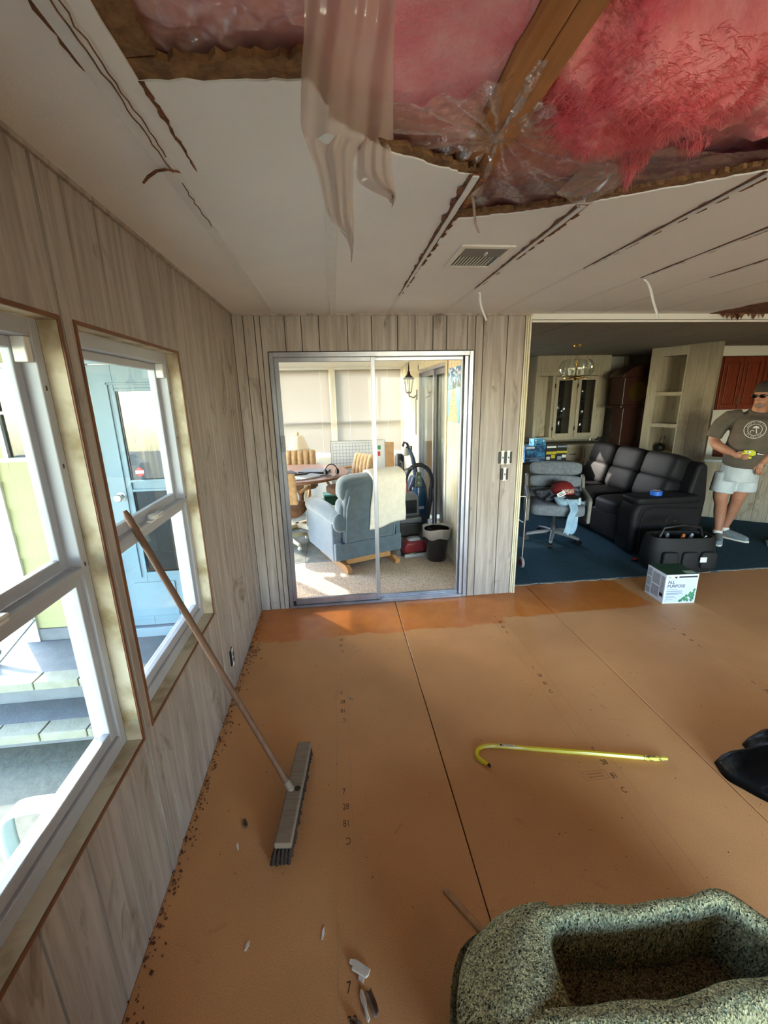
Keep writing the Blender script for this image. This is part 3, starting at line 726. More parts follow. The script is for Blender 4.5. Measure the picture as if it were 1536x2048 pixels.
for x0, x1 in ((-1.62, -0.40), (-0.33, 0.625), (0.695, 1.80)):
    nb += 1
    w = struct('window_%d' % (4+nb)); f = MB()
    f.box(x0, x0+0.04, SY1+0.02, SY1+0.07, 0.72, 2.16).box(x1-0.04, x1, SY1+0.02, SY1+0.07, 0.72, 2.16).box(x0+.04, x1-.04, SY1+.02, SY1+.07, 0.72, 0.77).box(x0+.04, x1-.04, SY1+.02, SY1+.07, 2.11, 2.16).box(x0+.04, x1-.04, SY1+.0, SY1+.06, 1.27, 1.315)
    obj('frame', f, M_OFFW, w); obj('pane', MB().box(x0+.04, x1-.04, SY1+.043, SY1+.047, 0.77, 2.11), M_GLASS2, w)
    bl = thing('window_blind', ['white mini blind at the left end of the sunroom, hidden by the door edge', 'white mini blind behind the table lamp in the sunroom', 'white mini blind behind the grid board in the sunroom'][nb-1], 'blind', ((x0+x1)/2, SY1-0.035, 0.8), 0, 'sunroom mini blinds')
    wd = (x1-x0)/2-0.015
    obj('head_rail', MB().box(-wd, wd, -0.018, 0.018, 1.33, 1.36), M_WHITE, bl, bevel=0.002)
    s = MB(); k = 0
    while k*0.0215 < 1.32:
        zz = 0.005+k*0.0215
        s.add([(-wd, -0.0045, zz-0.0116), (wd, -0.0045, zz-0.0116), (wd, 0.0045, zz+0.0116), (-wd, 0.0045, zz+0.0116)], [(0, 1, 2, 3)]); k += 1
    obj('slats', s, M_SLAT, bl, kind='stuff')
    obj('bottom_rail', MB().box(-wd, wd, -0.012, 0.012, -0.022, -0.008), M_WHITE, bl)
    for q in (-0.32, 0.32): obj('ladder_cord', MB().tube([(q, -0.013, -0.01), (q, -0.013, 1.33)], 0.0015, 5), M_WHITE, bl)
    if nb > 1: obj('tilt_wand', MB().tube([(-wd+0.07, -0.025, 0.62), (-wd+0.07, -0.025, 1.32)], 0.004, 6), M_GLASS2, bl)
wsl = struct('wall_sunroom_left')
obj('wall_core', MB().box(SX0-0.1, SX0, 0.17, 0.6, -0.3, 2.45).box(SX0-.1, SX0, 0.6, SY1+0.1, -0.3, 0.45).box(SX0-.1, SX0, 0.6, SY1+.1, 2.1, 2.45).box(SX0-.1, SX0, 3.75, SY1+.1, 0.45, 2.1), M_OFFW, wsl)
w8 = struct('window_8'); f = MB()
for yy in (0.6, 1.35, 2.1, 2.9, 3.70): f.box(SX0-0.08, SX0-0.03, yy, yy+0.05, 0.45, 2.1)
f.box(SX0-.08, SX0-.03, 0.65, 3.7, 0.45, 0.50).box(SX0-.08, SX0-.03, 0.65, 3.7, 2.05, 2.1).box(SX0-.08, SX0-.03, 0.65, 3.7, 1.22, 1.26)
obj('frame', f, M_OFFW, w8); obj('pane', MB().box(SX0-.057, SX0-.053, 0.65, 3.7, 0.5, 2.05), M_GLASS2, w8)
for y0, y1, lb in ((2.15, 2.90, 'white mini blind on the sunroom side window next to the open one'),):
    bl = thing('window_blind', lb, 'blind', (SX0-0.012, (y0+y1)/2, 0.5), 0, 'sunroom mini blinds'); wd = (y1-y0)/2-0.01
    obj('head_rail', MB().box(-0.018, 0.018, -wd, wd, 1.53, 1.56), M_WHITE, bl)
    q = MB()
    for k in range(71):
        zz = 0.01+k*0.0215; q.add([(0.0045, -wd, zz-0.0116), (0.0045, wd, zz-0.0116), (-0.0045, wd, zz+0.0116), (-0.0045, -wd, zz+0.0116)], [(0, 1, 2, 3)])
    obj('slats', q, M_SLAT, bl, kind='stuff')
# second sliding door, sunroom to dining room
d3 = struct('door_3'); f = MB()
f.box(SX1-0.012, SX1+0.10, SD[0], SD[0]+0.035, 0, 2.02).box(SX1-0.012, SX1+0.10, SD[1]-0.035, SD[1], 0, 2.02).box(SX1-.012, SX1+.10, SD[0]+.035, SD[1]-.035, 1.985, 2.02).box(SX1-.012, SX1+.10, SD[0]+.035, SD[1]-.035, 0, 0.03)
obj('door_frame', f, M_ALU, d3)
for nm, a, c, xx in (('sliding_panel', 1.86, SD[1]-.035, SX1+0.02), ('fixed_panel', SD[0]+.035, 1.93, SX1+0.06)):
    s = MB().box(xx, xx+.025, a, a+.05, .03, 1.985).box(xx, xx+.025, c-.05, c, .03, 1.985).box(xx, xx+.025, a+.05, c-.05, 1.93, 1.985).box(xx, xx+.025, a+.05, c-.05, .03, .1)
    o = obj(nm, s, M_ALU, d3); obj('pane', MB().box(xx+.010, xx+.014, a+.05, c-.05, .1, 1.93), thin_glass('dim glass', (0.75, 0.78, 0.76, 1), 0.18), o)
obj('curtain', MB().grid(lambda u, v: (SX1+0.13+0.015*math.sin(u*50), SD[0]+0.06+u*0.62, 0.05+v*1.93), 60, 1), mat('sage curtain', '#a9ab8f', '#bcbda3', 3), d3)

# ---- living and dining room beyond the beam
lv = struct('floor_living')
obj('carpet', MB().box(2.17, 7.6, 0.127, 4.2, -0.03, 0.012), M_BLUECARPET, lv)
ce_ = MB(); 
e = [(2.17, 0.10)]+[(2.17+i*0.06, 0.118+rj.uniform(-0.012, 0.012)) for i in range(1, 90)]+[(7.6, 0.1)]
ce_.prism(e+[(7.6, 0.15), (2.17, 0.15)], 0.0, 0.009)
obj('carpet_backing', ce_, mat('frayed jute backing', '#8d8377', '#6f665c', 40, rough=1), lv)
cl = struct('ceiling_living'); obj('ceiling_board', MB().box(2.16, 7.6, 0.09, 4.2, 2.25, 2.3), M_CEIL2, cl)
b = MB()
for k in range(8): b.box(2.7+k*0.61, 2.73+k*0.61, 0.09, 4.2, 2.247, 2.2502)
obj('batten', b, M_CEIL2, cl, kind='stuff')
wdn = struct('wall_dining'); obj('wall_core', MB().box(2.1, 2.4, 3.6, 3.7, 0, 2.26).box(2.4, 3.1, 3.6, 3.7, 0, 1.0).box(2.4, 3.1, 3.6, 3.7, 2.0, 2.26).box(3.1, 5.0, 3.6, 3.7, 0, 2.26).box(5.5, 7.6, 3.6, 3.7, 0, 2.26), M_GREYPANEL, wdn)
w10 = struct('window_10')
obj('frame', MB().box(2.4, 2.45, 3.61, 3.68, 1.0, 2.0).box(3.05, 3.1, 3.61, 3.68, 1.0, 2.0).box(2.45, 3.05, 3.61, 3.68, 1.0, 1.05).box(2.45, 3.05, 3.61, 3.68, 1.95, 2.0).box(2.45, 3.05, 3.61, 3.67, 1.48, 1.52), M_VINYL, w10)
obj('pane', MB().box(2.45, 3.05, 3.643, 3.647, 1.05, 1.95), M_GLASS2, w10)
d4 = struct('door_4')
obj('door_leaf', MB().box(5.0, 5.42, 3.55, 3.6, 0.012, 2.25), M_DOORW if False else mat('white hall door', '#c9c8c2', rough=0.5), d4, bevel=0.004)
obj('door_knob', MB().ball((5.06, 3.51, 0.95), 0.03, 12, 8), M_BLACK, d4, smooth=60)
obj('switch_plate', MB().box(5.30, 5.37, 3.54, 3.55, 1.05, 1.17), M_WHITE, d4)
obj('door_jamb', MB().box(5.42, 5.5, 3.52, 3.7, 0.012, 2.25), M_GREYPANEL, d4)
# ================================================================ LIVING / DINING THINGS
# built-in glass hutch
h = thing('hutch', 'built-in whitewashed hutch with two glass doors and a counter on the dining wall', 'cabinet', (4.40, 3.594, 0.012))
def HX(x): return x-4.40
f = MB()
f.box(HX(3.80), HX(3.86), -0.32, 0, 0.98, 2.0).box(HX(4.92), HX(5.0), -0.32, 0, 0.98, 2.0).box(HX(3.86), HX(4.92), -0.32, 0, 1.94, 2.0).box(HX(3.86), HX(4.92), -0.32, 0, 0.95, 1.0)
f.box(HX(4.08), HX(4.14), -0.32, 0, 1.0, 1.94).box(HX(4.44), HX(4.50), -0.32, 0, 1.0, 1.94).box(HX(4.82), HX(4.92), -0.32, 0, 1.0, 1.94)
M_HUTCH = m_panel('hutch wood', '#b3a892', '#c0b6a2', '#9d917a', '#8a7a5d')
obj('upper_case', f, M_HUTCH, h, bevel=0.003)
obj('soffit', MB().box(HX(3.80), HX(5.0), -0.34, 0, 2.0, 2.235), M_HUTCH, h)
obj('back_panel', MB().box(HX(4.14), HX(4.92), -0.02, -0.005, 1.0, 1.94), M_DARKGL, h)
obj('recess_panel', MB().box(HX(3.86), HX(4.08), -0.16, -0.15, 1.0, 1.94), M_HUTCH, h)
for k in range(2): obj('shelf', MB().box(HX(4.14), HX(4.82), -0.30, -0.02, 1.27+k*0.3, 1.285+k*0.3), M_GLASS2, h)
for x0, x1 in ((4.12, 4.45), (4.49, 4.83)):
    d = MB(); w_ = 0.055
    d.box(HX(x0), HX(x0)+w_, -0.345, -0.322, 0.99, 1.93).box(HX(x1)-w_, HX(x1), -0.345, -0.322, 0.99, 1.93).box(HX(x0)+w_, HX(x1)-w_, -0.345, -0.322, 1.87, 1.93).box(HX(x0)+w_, HX(x1)-w_, -0.345, -0.322, 0.99, 1.055)
    dd = obj('door', d, M_HUTCH, h, bevel=0.004)
    obj('pane', MB().box(HX(x0)+w_, HX(x1)-w_, -0.336, -0.332, 1.055, 1.87), M_GLASS2, dd)
    for zz in (1.10, 1.76): obj('hinge', MB().box(HX(x0)-0.008, HX(x0)+0.006, -0.349, -0.335, zz, zz+0.06), M_BLACK, dd)
obj('counter', MB().box(HX(3.80), HX(5.0), -0.52, 0, 0.85, 0.89), M_HUTCH, h, bevel=0.006)
obj('lower_case', MB().box(HX(3.82), HX(4.98), -0.48, 0, 0.0, 0.85), M_HUTCH, h)
for x0 in (3.86, 4.24, 4.62):
    for z0, z1 in ((0.66, 0.82), (0.08, 0.63)):
        dr = obj('drawer' if z0 > 0.5 else 'door', MB().box(HX(x0), HX(x0)+0.34, -0.50, -0.48, z0, z1), M_HUTCH, h, bevel=0.006)
        obj('handle', MB().tube([(HX(x0)+0.12, -0.50, (z0+z1)/2), (HX(x0)+0.13, -0.525, (z0+z1)/2), (HX(x0)+0.21, -0.525, (z0+z1)/2), (HX(x0)+0.22, -0.50, (z0+z1)/2)], 0.006, 6), M_BLACK, dr)
# glassware in the hutch
M_CRYS = thin_glass('crystal', (0.9, 0.93, 0.95, 1), 0.35, 0.05)
for i, (x, z, hh) in enumerate([(4.20, 1.30, .15), (4.27, 1.30, .2), (4.34, 1.30, .13), (4.38, 1.30, .17), (4.57, 1.30, .16), (4.63, 1.30, .2), (4.70, 1.30, .12), (4.59, 1.60, .12), (4.67, 1.60, .14), (4.22, 1.015, .2), (4.31, 1.015, .24), (4.58, 1.015, .14), (4.68, 1.015, .2)]):
    g = obj('glass_vessel', MB().lathe([(0, 0), (0.024, 0), (0.022, 0.006), (0.006, 0.02), (0.006, hh*0.45), (0.026, hh*0.55), (0.03, hh*0.8), (0.026, hh)], 12), M_CRYS, None, smooth=50, loc=(x, 3.594-0.17, z+0.002))
    sec = 'first' if x < 4.46 else 'second'
    tag(g, 'small sparkling glass vessel on a shelf behind the %s glass door of the hutch' % ('left-hand' if x < 4.46 else 'right-hand'), 'glassware', 'glassware behind the %s hutch door' % sec)
# bits stacked on table behind the swivel chair
tb = thing('dining_table', 'dark dining table behind the grey cushioned chair carrying the boxes', 'table', (3.66, 2.72, 0.012))
obj('table_top', MB().box(-0.45, 0.52, -0.01, 0.31, 0.66, 0.69), M_DKWOOD, tb, bevel=0.006)
for x in (-0.40, 0.47):
    for y in (0.03, 0.27): obj('leg', MB().box(x-0.025, x+0.025, y-0.025, y+0.025, 0, 0.66), M_DKWOOD, tb, bevel=0.004)
M_BLUEBOX = mat('blue print carton', '#173a63', '#2f6f9e', 26, rough=0.4, lo=0.45, hi=0.6)
M_BLUEB2 = mat('bright blue print', '#1b5f96', '#4fa6c9', 40, rough=0.4)
M_YELB = mat('black yellow carton', '#141414', '#1d1c1a', 20, rough=0.45)
M_YELP = mat('yellow print', '#b6a52a', '#d9c83d', 60, rough=0.5)
def carton(lbl, x, y, z, w, d, hh, m1, prints, cat='box'):
    o = thing('carton', lbl, cat, (x, y, z))
    obj('body', MB().box(-w/2, w/2, -d/2, d/2, 0, hh), m1, o, bevel=0.003)
    for (a, c, e, g, mm) in prints: obj('print', MB().box(-w/2+a*w, -w/2+c*w, -d/2-0.0012, -d/2, e*hh, g*hh), mm, o)
    return o
carton('blue printed carton on the dining table next to the yellow and black cartons', 3.615, 2.84, 0.703, 0.325, 0.2, 0.235, M_BLUEBOX, [(0.05, 0.45, 0.86, 0.97, M_PAPER), (0.08, 0.4, 0.55, 0.72, M_BLUEB2), (0.0, 1.0, 0.22, 0.27, M_INKG), (0.25, 0.7, 0.06, 0.16, M_INKG), (0.6, 0.95, 0.35, 0.6, M_BLUEB2)])
carton('smaller teal blue carton stacked on top of the blue carton', 3.69, 2.85, 0.9385, 0.19, 0.16, 0.10, M_BLUEB2, [(0.1, 0.2, 0.7, 0.9, M_PAPER), (0.75, 0.85, 0.6, 0.9, M_PAPER), (0.2, 0.8, 0.1, 0.35, M_BLUEBOX)])
carton('black and yellow carton touching the blue carton on the dining table', 3.865, 2.84, 0.703, 0.16, 0.2, 0.24, M_YELB, [(0.05, 0.95, 0.84, 0.96, M_PAPER), (0.0, 1.0, 0.45, 0.62, M_YELP), (0.05, 0.4, 0.12, 0.3, M_PAPER), (0.5, 0.9, 0.2, 0.4, M_YELP)])
carton('black and yellow carton at the end of the row, toward the hutch counter', 4.030, 2.84, 0.703, 0.16, 0.2, 0.24, M_YELB, [(0.05, 0.95, 0.86, 0.96, M_INKG), (0.0, 1.0, 0.5, 0.64, M_YELP), (0.1, 0.5, 0.1, 0.32, M_INKG), (0.55, 0.95, 0.22, 0.4, M_PAPER)])

# chandelier
ch = thing('chandelier', 'brass chandelier with curved clear glass panels hanging from the dining ceiling', 'chandelier', (3.66, 1.913, 2.25))
obj('canopy', MB().lathe([(0, -0.022), (0.05, -0.02), (0.055, -0.006), (0.056, 0), (0, 0)], 20), M_BRASS, ch, smooth=40)
c = MB()
for k in range(7):
    a = k*math.pi/2; z = -0.03-k*0.017
    c.tube([(0.007*math.cos(a)*math.cos(q), 0.007*math.sin(a)*math.cos(q), z+0.011*math.sin(q)) for q in [i*math.pi/4 for i in range(8)]], 0.002, 5, closed=True)
obj('chain', c, M_BRASS, ch)
obj('stem', MB().lathe([(0, -0.15), (0.008, -0.15), (0.012, -0.2), (0.006, -0.22), (0.006, -0.34), (0.02, -0.36), (0.028, -0.385), (0.012, -0.41), (0, -0.415)], 12), M_BRASS, ch, smooth=40)
for k in range(6):
    a = k*math.pi/3+0.2; ca, sa = math.cos(a), math.sin(a)
    g = MB()
    def gp(u, v, a=a):
        t = -0.9+v*1.9; r = 0.19*math.cos(t*0.75)+0.012; an = a+(u-0.5)*0.86
        return (r*math.cos(an), r*math.sin(an), -0.27+0.115*math.sin(t))
    g.grid(gp, 6, 8)
    obj('glass_panel', g, thin_glass('bevelled glass', (0.95, 0.98, 0.97, 1), 0.07), ch, smooth=60, solid=0.003)
    obj('arm', MB().tube([(0.01*ca, 0.01*sa, -0.36), (0.05*ca, 0.05*sa, -0.375), (0.085*ca, 0.085*sa, -0.35)], 0.0045, 6), M_BRASS, ch, smooth=60)
    obj('candle', MB().lathe([(0, -0.35), (0.014, -0.35), (0.014, -0.345), (0.008, -0.34), (0.008, -0.29), (0, -0.29)], 10, (0.085*ca, 0.085*sa, 0)), M_OFFW, ch, smooth=40)
    obj('bulb', MB().lathe([(0, -0.29), (0.007, -0.288), (0.011, -0.27), (0.006, -0.25), (0, -0.238)], 8, (0.085*ca, 0.085*sa, 0)), thin_glass('bulb glass', (1, .98, .93, 1), 0.4), ch, smooth=60)
obj('ring', MB().tube([(0.135*math.cos(q), 0.135*math.sin(q), -0.385) for q in [i*math.pi/12 for i in range(24)]], 0.006, 6, closed=True), M_BRASS, ch, smooth=60)

# tall open shelf column and panel
sc = thing('shelf_column', 'tall whitewashed open shelf column between the sofa and the kitchen', 'shelf', (4.99, 2.375, 0.012), math.atan2(-.42, .18))
f = MB().box(0.0, 0.12, 0, 0.36, 0, 2.235).box(0.445, 0.465, 0, 0.36, 0, 2.235).box(0.12, 0.445, 0, 0.36, 2.12, 2.235).box(0.12, 0.445, 0.34, 0.36, 0, 2.12)
obj('case', f, M_HUTCH, sc, bevel=0.003)
for z in (0.55, 0.82, 1.20, 1.615): obj('shelf', MB().box(0.12, 0.445, 0.005, 0.34, z, z+0.05), M_HUTCH, sc, bevel=0.003)
ob = thing('ornament', 'dark ornament with a looped handle on the lower shelf of the column', 'ornament', (5.19, 2.23, 0.884))
obj('body', MB().lathe([(0, 0), (0.05, 0), (0.07, 0.04), (0.06, 0.08), (0.03, 0.1), (0, 0.1)], 14), M_BLACK, ob, smooth=50)
obj('handle', MB().tube([(-0.03, 0, 0.09), (0.0, 0, 0.17), (0.06, 0, 0.2), (0.05, 0, 0.1)], 0.005, 6), M_BLACK, ob, smooth=60)
wk = struct('wall_column')
def m_stain():
    m_ = m_panel('stained column panelling', '#9d927d', '#a89e8b', '#877c66', '#6d6049'); n = m_.node_tree
    b = [q for q in n.nodes if q.type == 'BSDF_PRINCIPLED'][0]; src = b.inputs['Base Color'].links[0].from_socket
    v = coord(n); sx = n.nodes.new('ShaderNodeVectorMath'); sx.operation = 'DISTANCE'; sx.inputs[1].default_value = (5.33, 1.15*0.6, 1.12*0.45)
    mp = n.nodes.new('ShaderNodeMapping'); mp.inputs['Scale'].default_value = (1, 0.0, 0.45); n.links.new(v, mp.inputs[0]); n.links.new(mp.outputs[0], sx.inputs[0]); sx.inputs[1].default_value = (0.66, 0, 1.15*0.45)
    ad = n.nodes.new('ShaderNodeMath'); ad.operation = 'ADD'; n.links.new(sx.outputs['Value'], ad.inputs[0])
    mu = n.nodes.new('ShaderNodeMath'); mu.operation = 'MULTIPLY'; mu.inputs[1].default_value = 0.22; n.links.new(noise_n(n, v, 5, 5, 0.65), mu.inputs[0]); n.links.new(mu.outputs[0], ad.inputs[1])
    fac = ramp(n, ad.outputs[0], [(0.20, (0.75, 0.75, 0.75, 1)), (0.34, (0, 0, 0, 1))])
    n.links.new(mixc(n, fac, src, lin('#4a3a2c')), b.inputs['Base Color']); return m_
M_STAINP = m_stain()
pcl = thing('column_panel', None, None, (4.99, 2.375, 0.012), math.atan2(-.42, .18), kind='structure'); bpy.data.objects.remove(wk)
obj('wall_core', MB().box(0.468, 0.82, 0.01, 0.05, 0, 2.238), M_GREYPANEL, pcl)
for k in range(3): obj('plank', MB().box(0.468+k*0.118, 0.584+k*0.118, 0.0, 0.01, 0, 2.238), M_STAINP, pcl)

# longcase clock in the recess
gc = thing('longcase_clock', 'dark carved longcase clock in the shadow past the hall door', 'clock', (5.06, 2.80, 0.012))
obj('trunk', MB().box(-0.17, 0.17, -0.12, 0.12, 0.35, 1.45), M_DKWOOD, gc, bevel=0.006)
obj('plinth', MB().box(-0.23, 0.23, -0.15, 0.15, 0, 0.35), M_DKWOOD, gc, bevel=0.008)
obj('moulding', MB().box(-0.25, 0.25, -0.17, 0.17, 1.45, 1.49), M_DKWOOD, gc, bevel=0.01)
obj('hood', MB().box(-0.22, 0.22, -0.15, 0.15, 1.49, 1.88), M_DKWOOD, gc, bevel=0.006)
obj('crown', MB().prism([(-0.26, 1.88), (0.26, 1.88), (0.26, 1.92), (0.14, 2.0), (0.0, 2.06), (-0.14, 2.0), (-0.26, 1.92)], -0.17, 0.17, 'y'), M_DKWOOD, gc, bevel=0.006)
obj('dial', MB().lathe([(0, 0), (0.14, 0), (0.14, 0.005), (0, 0.005)], 24), M_BRASS, gc, loc=(0, -0.151, 1.68), rot=(R_(90), 0, 0))

# kitchen wall cabinets, splashback, base cabinets and peninsula
kc = struct('wall_kitchen'); obj('wall_core', MB().box(5.55, 7.6, 2.52, 2.62, 0.012, 2.25), M_OFFW, kc)
obj('soffit', MB().box(5.72, 7.6, 2.16, 2.52, 2.125, 2.25), M_OFFW, kc)
uc = thing('wall_cabinet', 'glossy cherry red kitchen wall cabinet beside the shelf column panel', 'cabinet', (5.93, 2.2, 1.42))
def cabinet(uc, w, hh, d):
    obj('case', MB().box(0, w, 0.02, d, 0, hh), M_CABW, uc)
    n = 2
    for k in range(n):
        a = 0.012+k*(w-0.012)/n; c = a+(w-0.012)/n-0.012; s = MB()
        s.box(a, a+0.05, 0, 0.02, 0.01, hh-0.01).box(c-0.05, c, 0, 0.02, 0.01, hh-0.01).box(a+.05, c-.05, 0, 0.02, hh-.07, hh-.01).box(a+.05, c-.05, 0, 0.02, 0.01, .07)
        s.box(a+.065, c-.065, 0.004, 0.016, .085, hh-.085)
        dd = obj('door', s, M_CABW, uc, bevel=0.005)
        obj('handle', MB().tube([(c-.03, 0, .06), (c-.03, -.02, .07), (c-.03, -.02, .16), (c-.03, 0, .17)], .005, 6), M_CHROME, dd)
cabinet(uc, 0.62, 0.70, 0.31)
u2c = thing('wall_cabinet', 'second cherry red kitchen wall cabinet, above the man\'s head', 'cabinet', (6.56, 2.2, 1.42)); cabinet(u2c, 0.62, 0.70, 0.31)
lc = thing('base_cabinet', 'dark cherry base cabinet behind the leaning man', 'cabinet', (6.30, 2.0, 0.012)); cabinet(lc, 1.3, 0.86, 0.5)
obj('worktop', MB().box(-0.02, 1.32, -0.03, 0.51, 0.86, 0.90), M_STEEL, lc, bevel=0.004)
pn = struct('wall_peninsula')
ang = math.atan2(-0.72, 0.92); L = 1.35
pr = thing('peninsula_panel', None, None, (5.56, 1.87, 0.012), ang, kind='structure'); bpy.data.objects.remove(pn)
obj('wall_core', MB().box(0.02, L, 0.008, 0.10, 0, 0.76), M_GROOVE, pr)
for k in range(9): obj('plank', MB().box(0.02+k*0.148, 0.165+k*0.148, 0, 0.008, 0, 0.76), M_GREYPANEL, pr)
pt_ = thing('worktop', 'pale blue grey peninsula worktop the man leans over', 'worktop', (5.56, 1.87, 0.772), ang)
obj('slab', MB().box(0.0, L, -0.06, 0.25, 0.0, 0.035), mat('pale worktop', '#a8b6bd', rough=0.4), pt_, bevel=0.006)

# ---- sofa
so_ = thing('sofa', 'three-seat charcoal leather reclining sofa facing the grey swivel chair', 'sofa', (4.15, 1.6, 0.012))
def pad(x0, x1, y0, y1, z0, z1, e=0.35, n=28, m_=16):
    return MB().ball(((x0+x1)/2, (y0+y1)/2, (z0+z1)/2), ((x1-x0)/2, (y1-y0)/2, (z1-z0)/2), n, m_, e)
obj('base', MB().box(-0.36, 0.40, -0.80, 0.92, 0.03, 0.28), M_LEATH, so_, bevel=0.02)
SY = [(-0.72, -0.19), (-0.19, 0.34), (0.34, 0.87)]
for a, c in SY:
    obj('seat', pad(-0.43, 0.22, a+0.004, c-0.004, 0.24, 0.50), M_LEATH, so_, smooth=180)
    obj('footrest', pad(-0.43, -0.33, a+0.01, c-0.01, 0.06, 0.36, 0.25), M_LEATH, so_, smooth=180)
    bkk = MB()
    for (zc_, hz, xo, th) in ((0.60, 0.15, 0.16, 0.13), (0.84, 0.155, 0.24, 0.13)):
        bkk.M = Matrix.Translation((xo+0.02, (a+c)/2, zc_)) @ Matrix.Rotation(R_(16), 4, 'Y')
        bkk.ball((0, 0, 0), (th, (c-a)/2-0.004, hz), 24, 14, 0.42)
    obj('backrest', bkk, M_LEATH, so_, smooth=180)
bs = MB(); bs.prism([(0.20, 0.28), (0.44, 0.28), (0.46, 0.55), (0.42, 0.90), (0.36, 0.95), (0.30, 0.90), (0.22, 0.5)], -0.86, 0.94, 'y')
obj('back_shell', bs, M_LEATH, so_, bevel=0.03, seg=3, smooth=40)
for sgn, a, c in ((-1, -0.99, -0.72), (1, 0.87, 1.08)):
    ar = MB(); ar.prism([(-0.46, 0.02), (0.30, 0.02), (0.34, 0.50), (0.28, 0.57), (-0.30, 0.60), (-0.42, 0.56), (-0.465, 0.46)], a, c, 'y')
    o = obj('armrest', ar, M_LEATH, so_, bevel=0.045, seg=4, smooth=50)
    obj('arm_pad', pad(-0.44, 0.28, a-0.012, c+0.012, 0.545, 0.625, 0.3), M_LEATH, o, smooth=180)
    if sgn < 0:
        pip = [(-0.37, a-0.003, 0.05), (-0.375, a-0.003, 0.40), (-0.34, a-0.003, 0.49), (-0.25, a-0.003, 0.52), (0.24, a-0.003, 0.49)]
        obj('piping', MB().tube(pip, 0.008, 8), M_LEATH, o, smooth=60)
        obj('recline_pull', MB().lathe([(0, 0), (0.055, 0), (0.06, 0.006), (0.045, 0.008), (0.04, 0.003), (0, 0.003)], 20, sx=1.2, sy=0.8), M_BLACK, o, loc=(-0.04, a, 0.37), rot=(R_(90), 0, 0))
for x in (-0.30, 0.34):
    for y in (-0.9, 1.0): obj('foot', MB().box(x-.03, x+.03, y-.03, y+.03, 0, 0.035), M_BLACK, so_)
# blue masking tape roll on the arm
tp = thing('tape_roll', 'roll of blue masking tape lying on the near sofa arm', 'tape', (3.975, 0.70, 0.641))
t_ = MB(); NN = 28
prof = [(0.036, 0), (0.055, 0), (0.055, 0.045), (0.036, 0.045)]
vs = []; fs = []
for r, z in prof:
    for k in range(NN): vs.append((r*math.cos(2*math.pi*k/NN), r*math.sin(2*math.pi*k/NN), z))
for i in range(4):
    for k in range(NN): fs.append((i*NN+k, i*NN+(k+1) % NN, ((i+1) % 4)*NN+(k+1) % NN, ((i+1) % 4)*NN+k))
t_.add(vs, fs); obj('tape', t_, mat('blue masking tape', '#1f63c4', rough=0.5), tp, smooth=40)
t_ = MB(); t_.add([(v[0]*0.66 if abs(v[0]**2+v[1]**2-0.055**2) < 1e-6 else v[0]*0.93, v[1]*0.66 if abs(v[0]**2+v[1]**2-0.055**2) < 1e-6 else v[1]*0.93, v[2]) for v in vs], fs)
obj('core', t_, M_CARD, tp, smooth=40)

# ---- grey swivel chair with clothes on it
oc = thing('swivel_chair', 'grey cushioned swivel chair with wooden side frames and a heap of clothes', 'chair', (3.16, 1.22, 0.012), R_(-22))
W2 = 0.29
for k, (zz, yy, hh) in enumerate(((0.815, 0.265, 0.082), (0.665, 0.235, 0.075), (0.53, 0.20, 0.07))):
    q = MB(); q.M = Matrix.Translation((0, yy, zz)) @ Matrix.Rotation(R_(-12), 4, 'X'); q.ball((0, 0, 0), (W2, 0.08, hh), 30, 14, 0.5)
    obj('back_cushion', q, M_GFAB, oc, smooth=180)
obj('seat', pad(-W2, W2, -0.30, 0.22, 0.36, 0.50, 0.35), M_GFAB, oc, smooth=180)
for s in (-1, 1):
    x = s*(W2+0.025)
    sf = MB().prism([(-0.27, 0.30), (0.20, 0.30), (0.27, 0.36), (0.36, 0.72), (0.33, 0.74), (0.26, 0.72), (0.2, 0.60), (-0.25, 0.58), (-0.29, 0.55)], x-0.018, x+0.018, 'x')
    obj('side_frame', sf, mat('grey washed wood', '#77746d', '#858179', 8, (8, 2, 2)), oc, bevel=0.008, smooth=40)
obj('column', MB().lathe([(0, 0.09), (0.03, 0.09), (0.03, 0.2), (0.022, 0.2), (0.022, 0.34), (0.1, 0.36), (0, 0.36)], 14), M_GREYP, oc, smooth=40)
for k in range(5):
    a = R_(72*k-100); ca, sa = math.cos(a), math.sin(a)
    lg = obj('leg', MB().tube([(0.02*ca, 0.02*sa, 0.115), (0.16*ca, 0.16*sa, 0.10), (0.30*ca, 0.30*sa, 0.075)], [0.028, 0.024, 0.018], 8), mat('leg metal', '#7d7c7d', rough=0.4), oc, smooth=50)
    obj('caster', MB().tube([(0.30*ca-0.02*sa, 0.30*sa+0.02*ca, 0.03), (0.30*ca+0.02*sa, 0.30*sa-0.02*ca, 0.03)], 0.03, 14), M_BLACK, lg, smooth=40)
def cloth_blob(mb, c, r, seed, amp=0.35, n=26, m_=18):
    v0 = len(mb.v); mb.ball(c, r, n, m_, 0.85)
    for i in range(v0, len(mb.v)):
        p = Vector(mb.v[i]); q = noise.noise_vector(p*9+Vector((seed, 0, 0))); mb.v[i] = tuple(p+Vector((q.x*r[0], q.y*r[1], q.z*r[2]))*amp)
    return mb
M_DENIM = mat('pale blue denim', '#8fb0c9', '#a9c6da', 12, rough=0.9)
def local(root, p): return root.matrix_basis @ Vector(p)
pz = local(oc, (0.02, -0.08, 0.50))
g = obj('jeans', cloth_blob(MB(), (0, 0, 0), (0.16, 0.10, 0.05), 1), M_DENIM, None, smooth=180, loc=(pz.x+0.02, pz.y-0.13, pz.z+0.03), rot=(0.1, 0.1, 0.3))
tag(g, 'pale blue jeans heaped on the grey swivel chair seat', 'clothes')
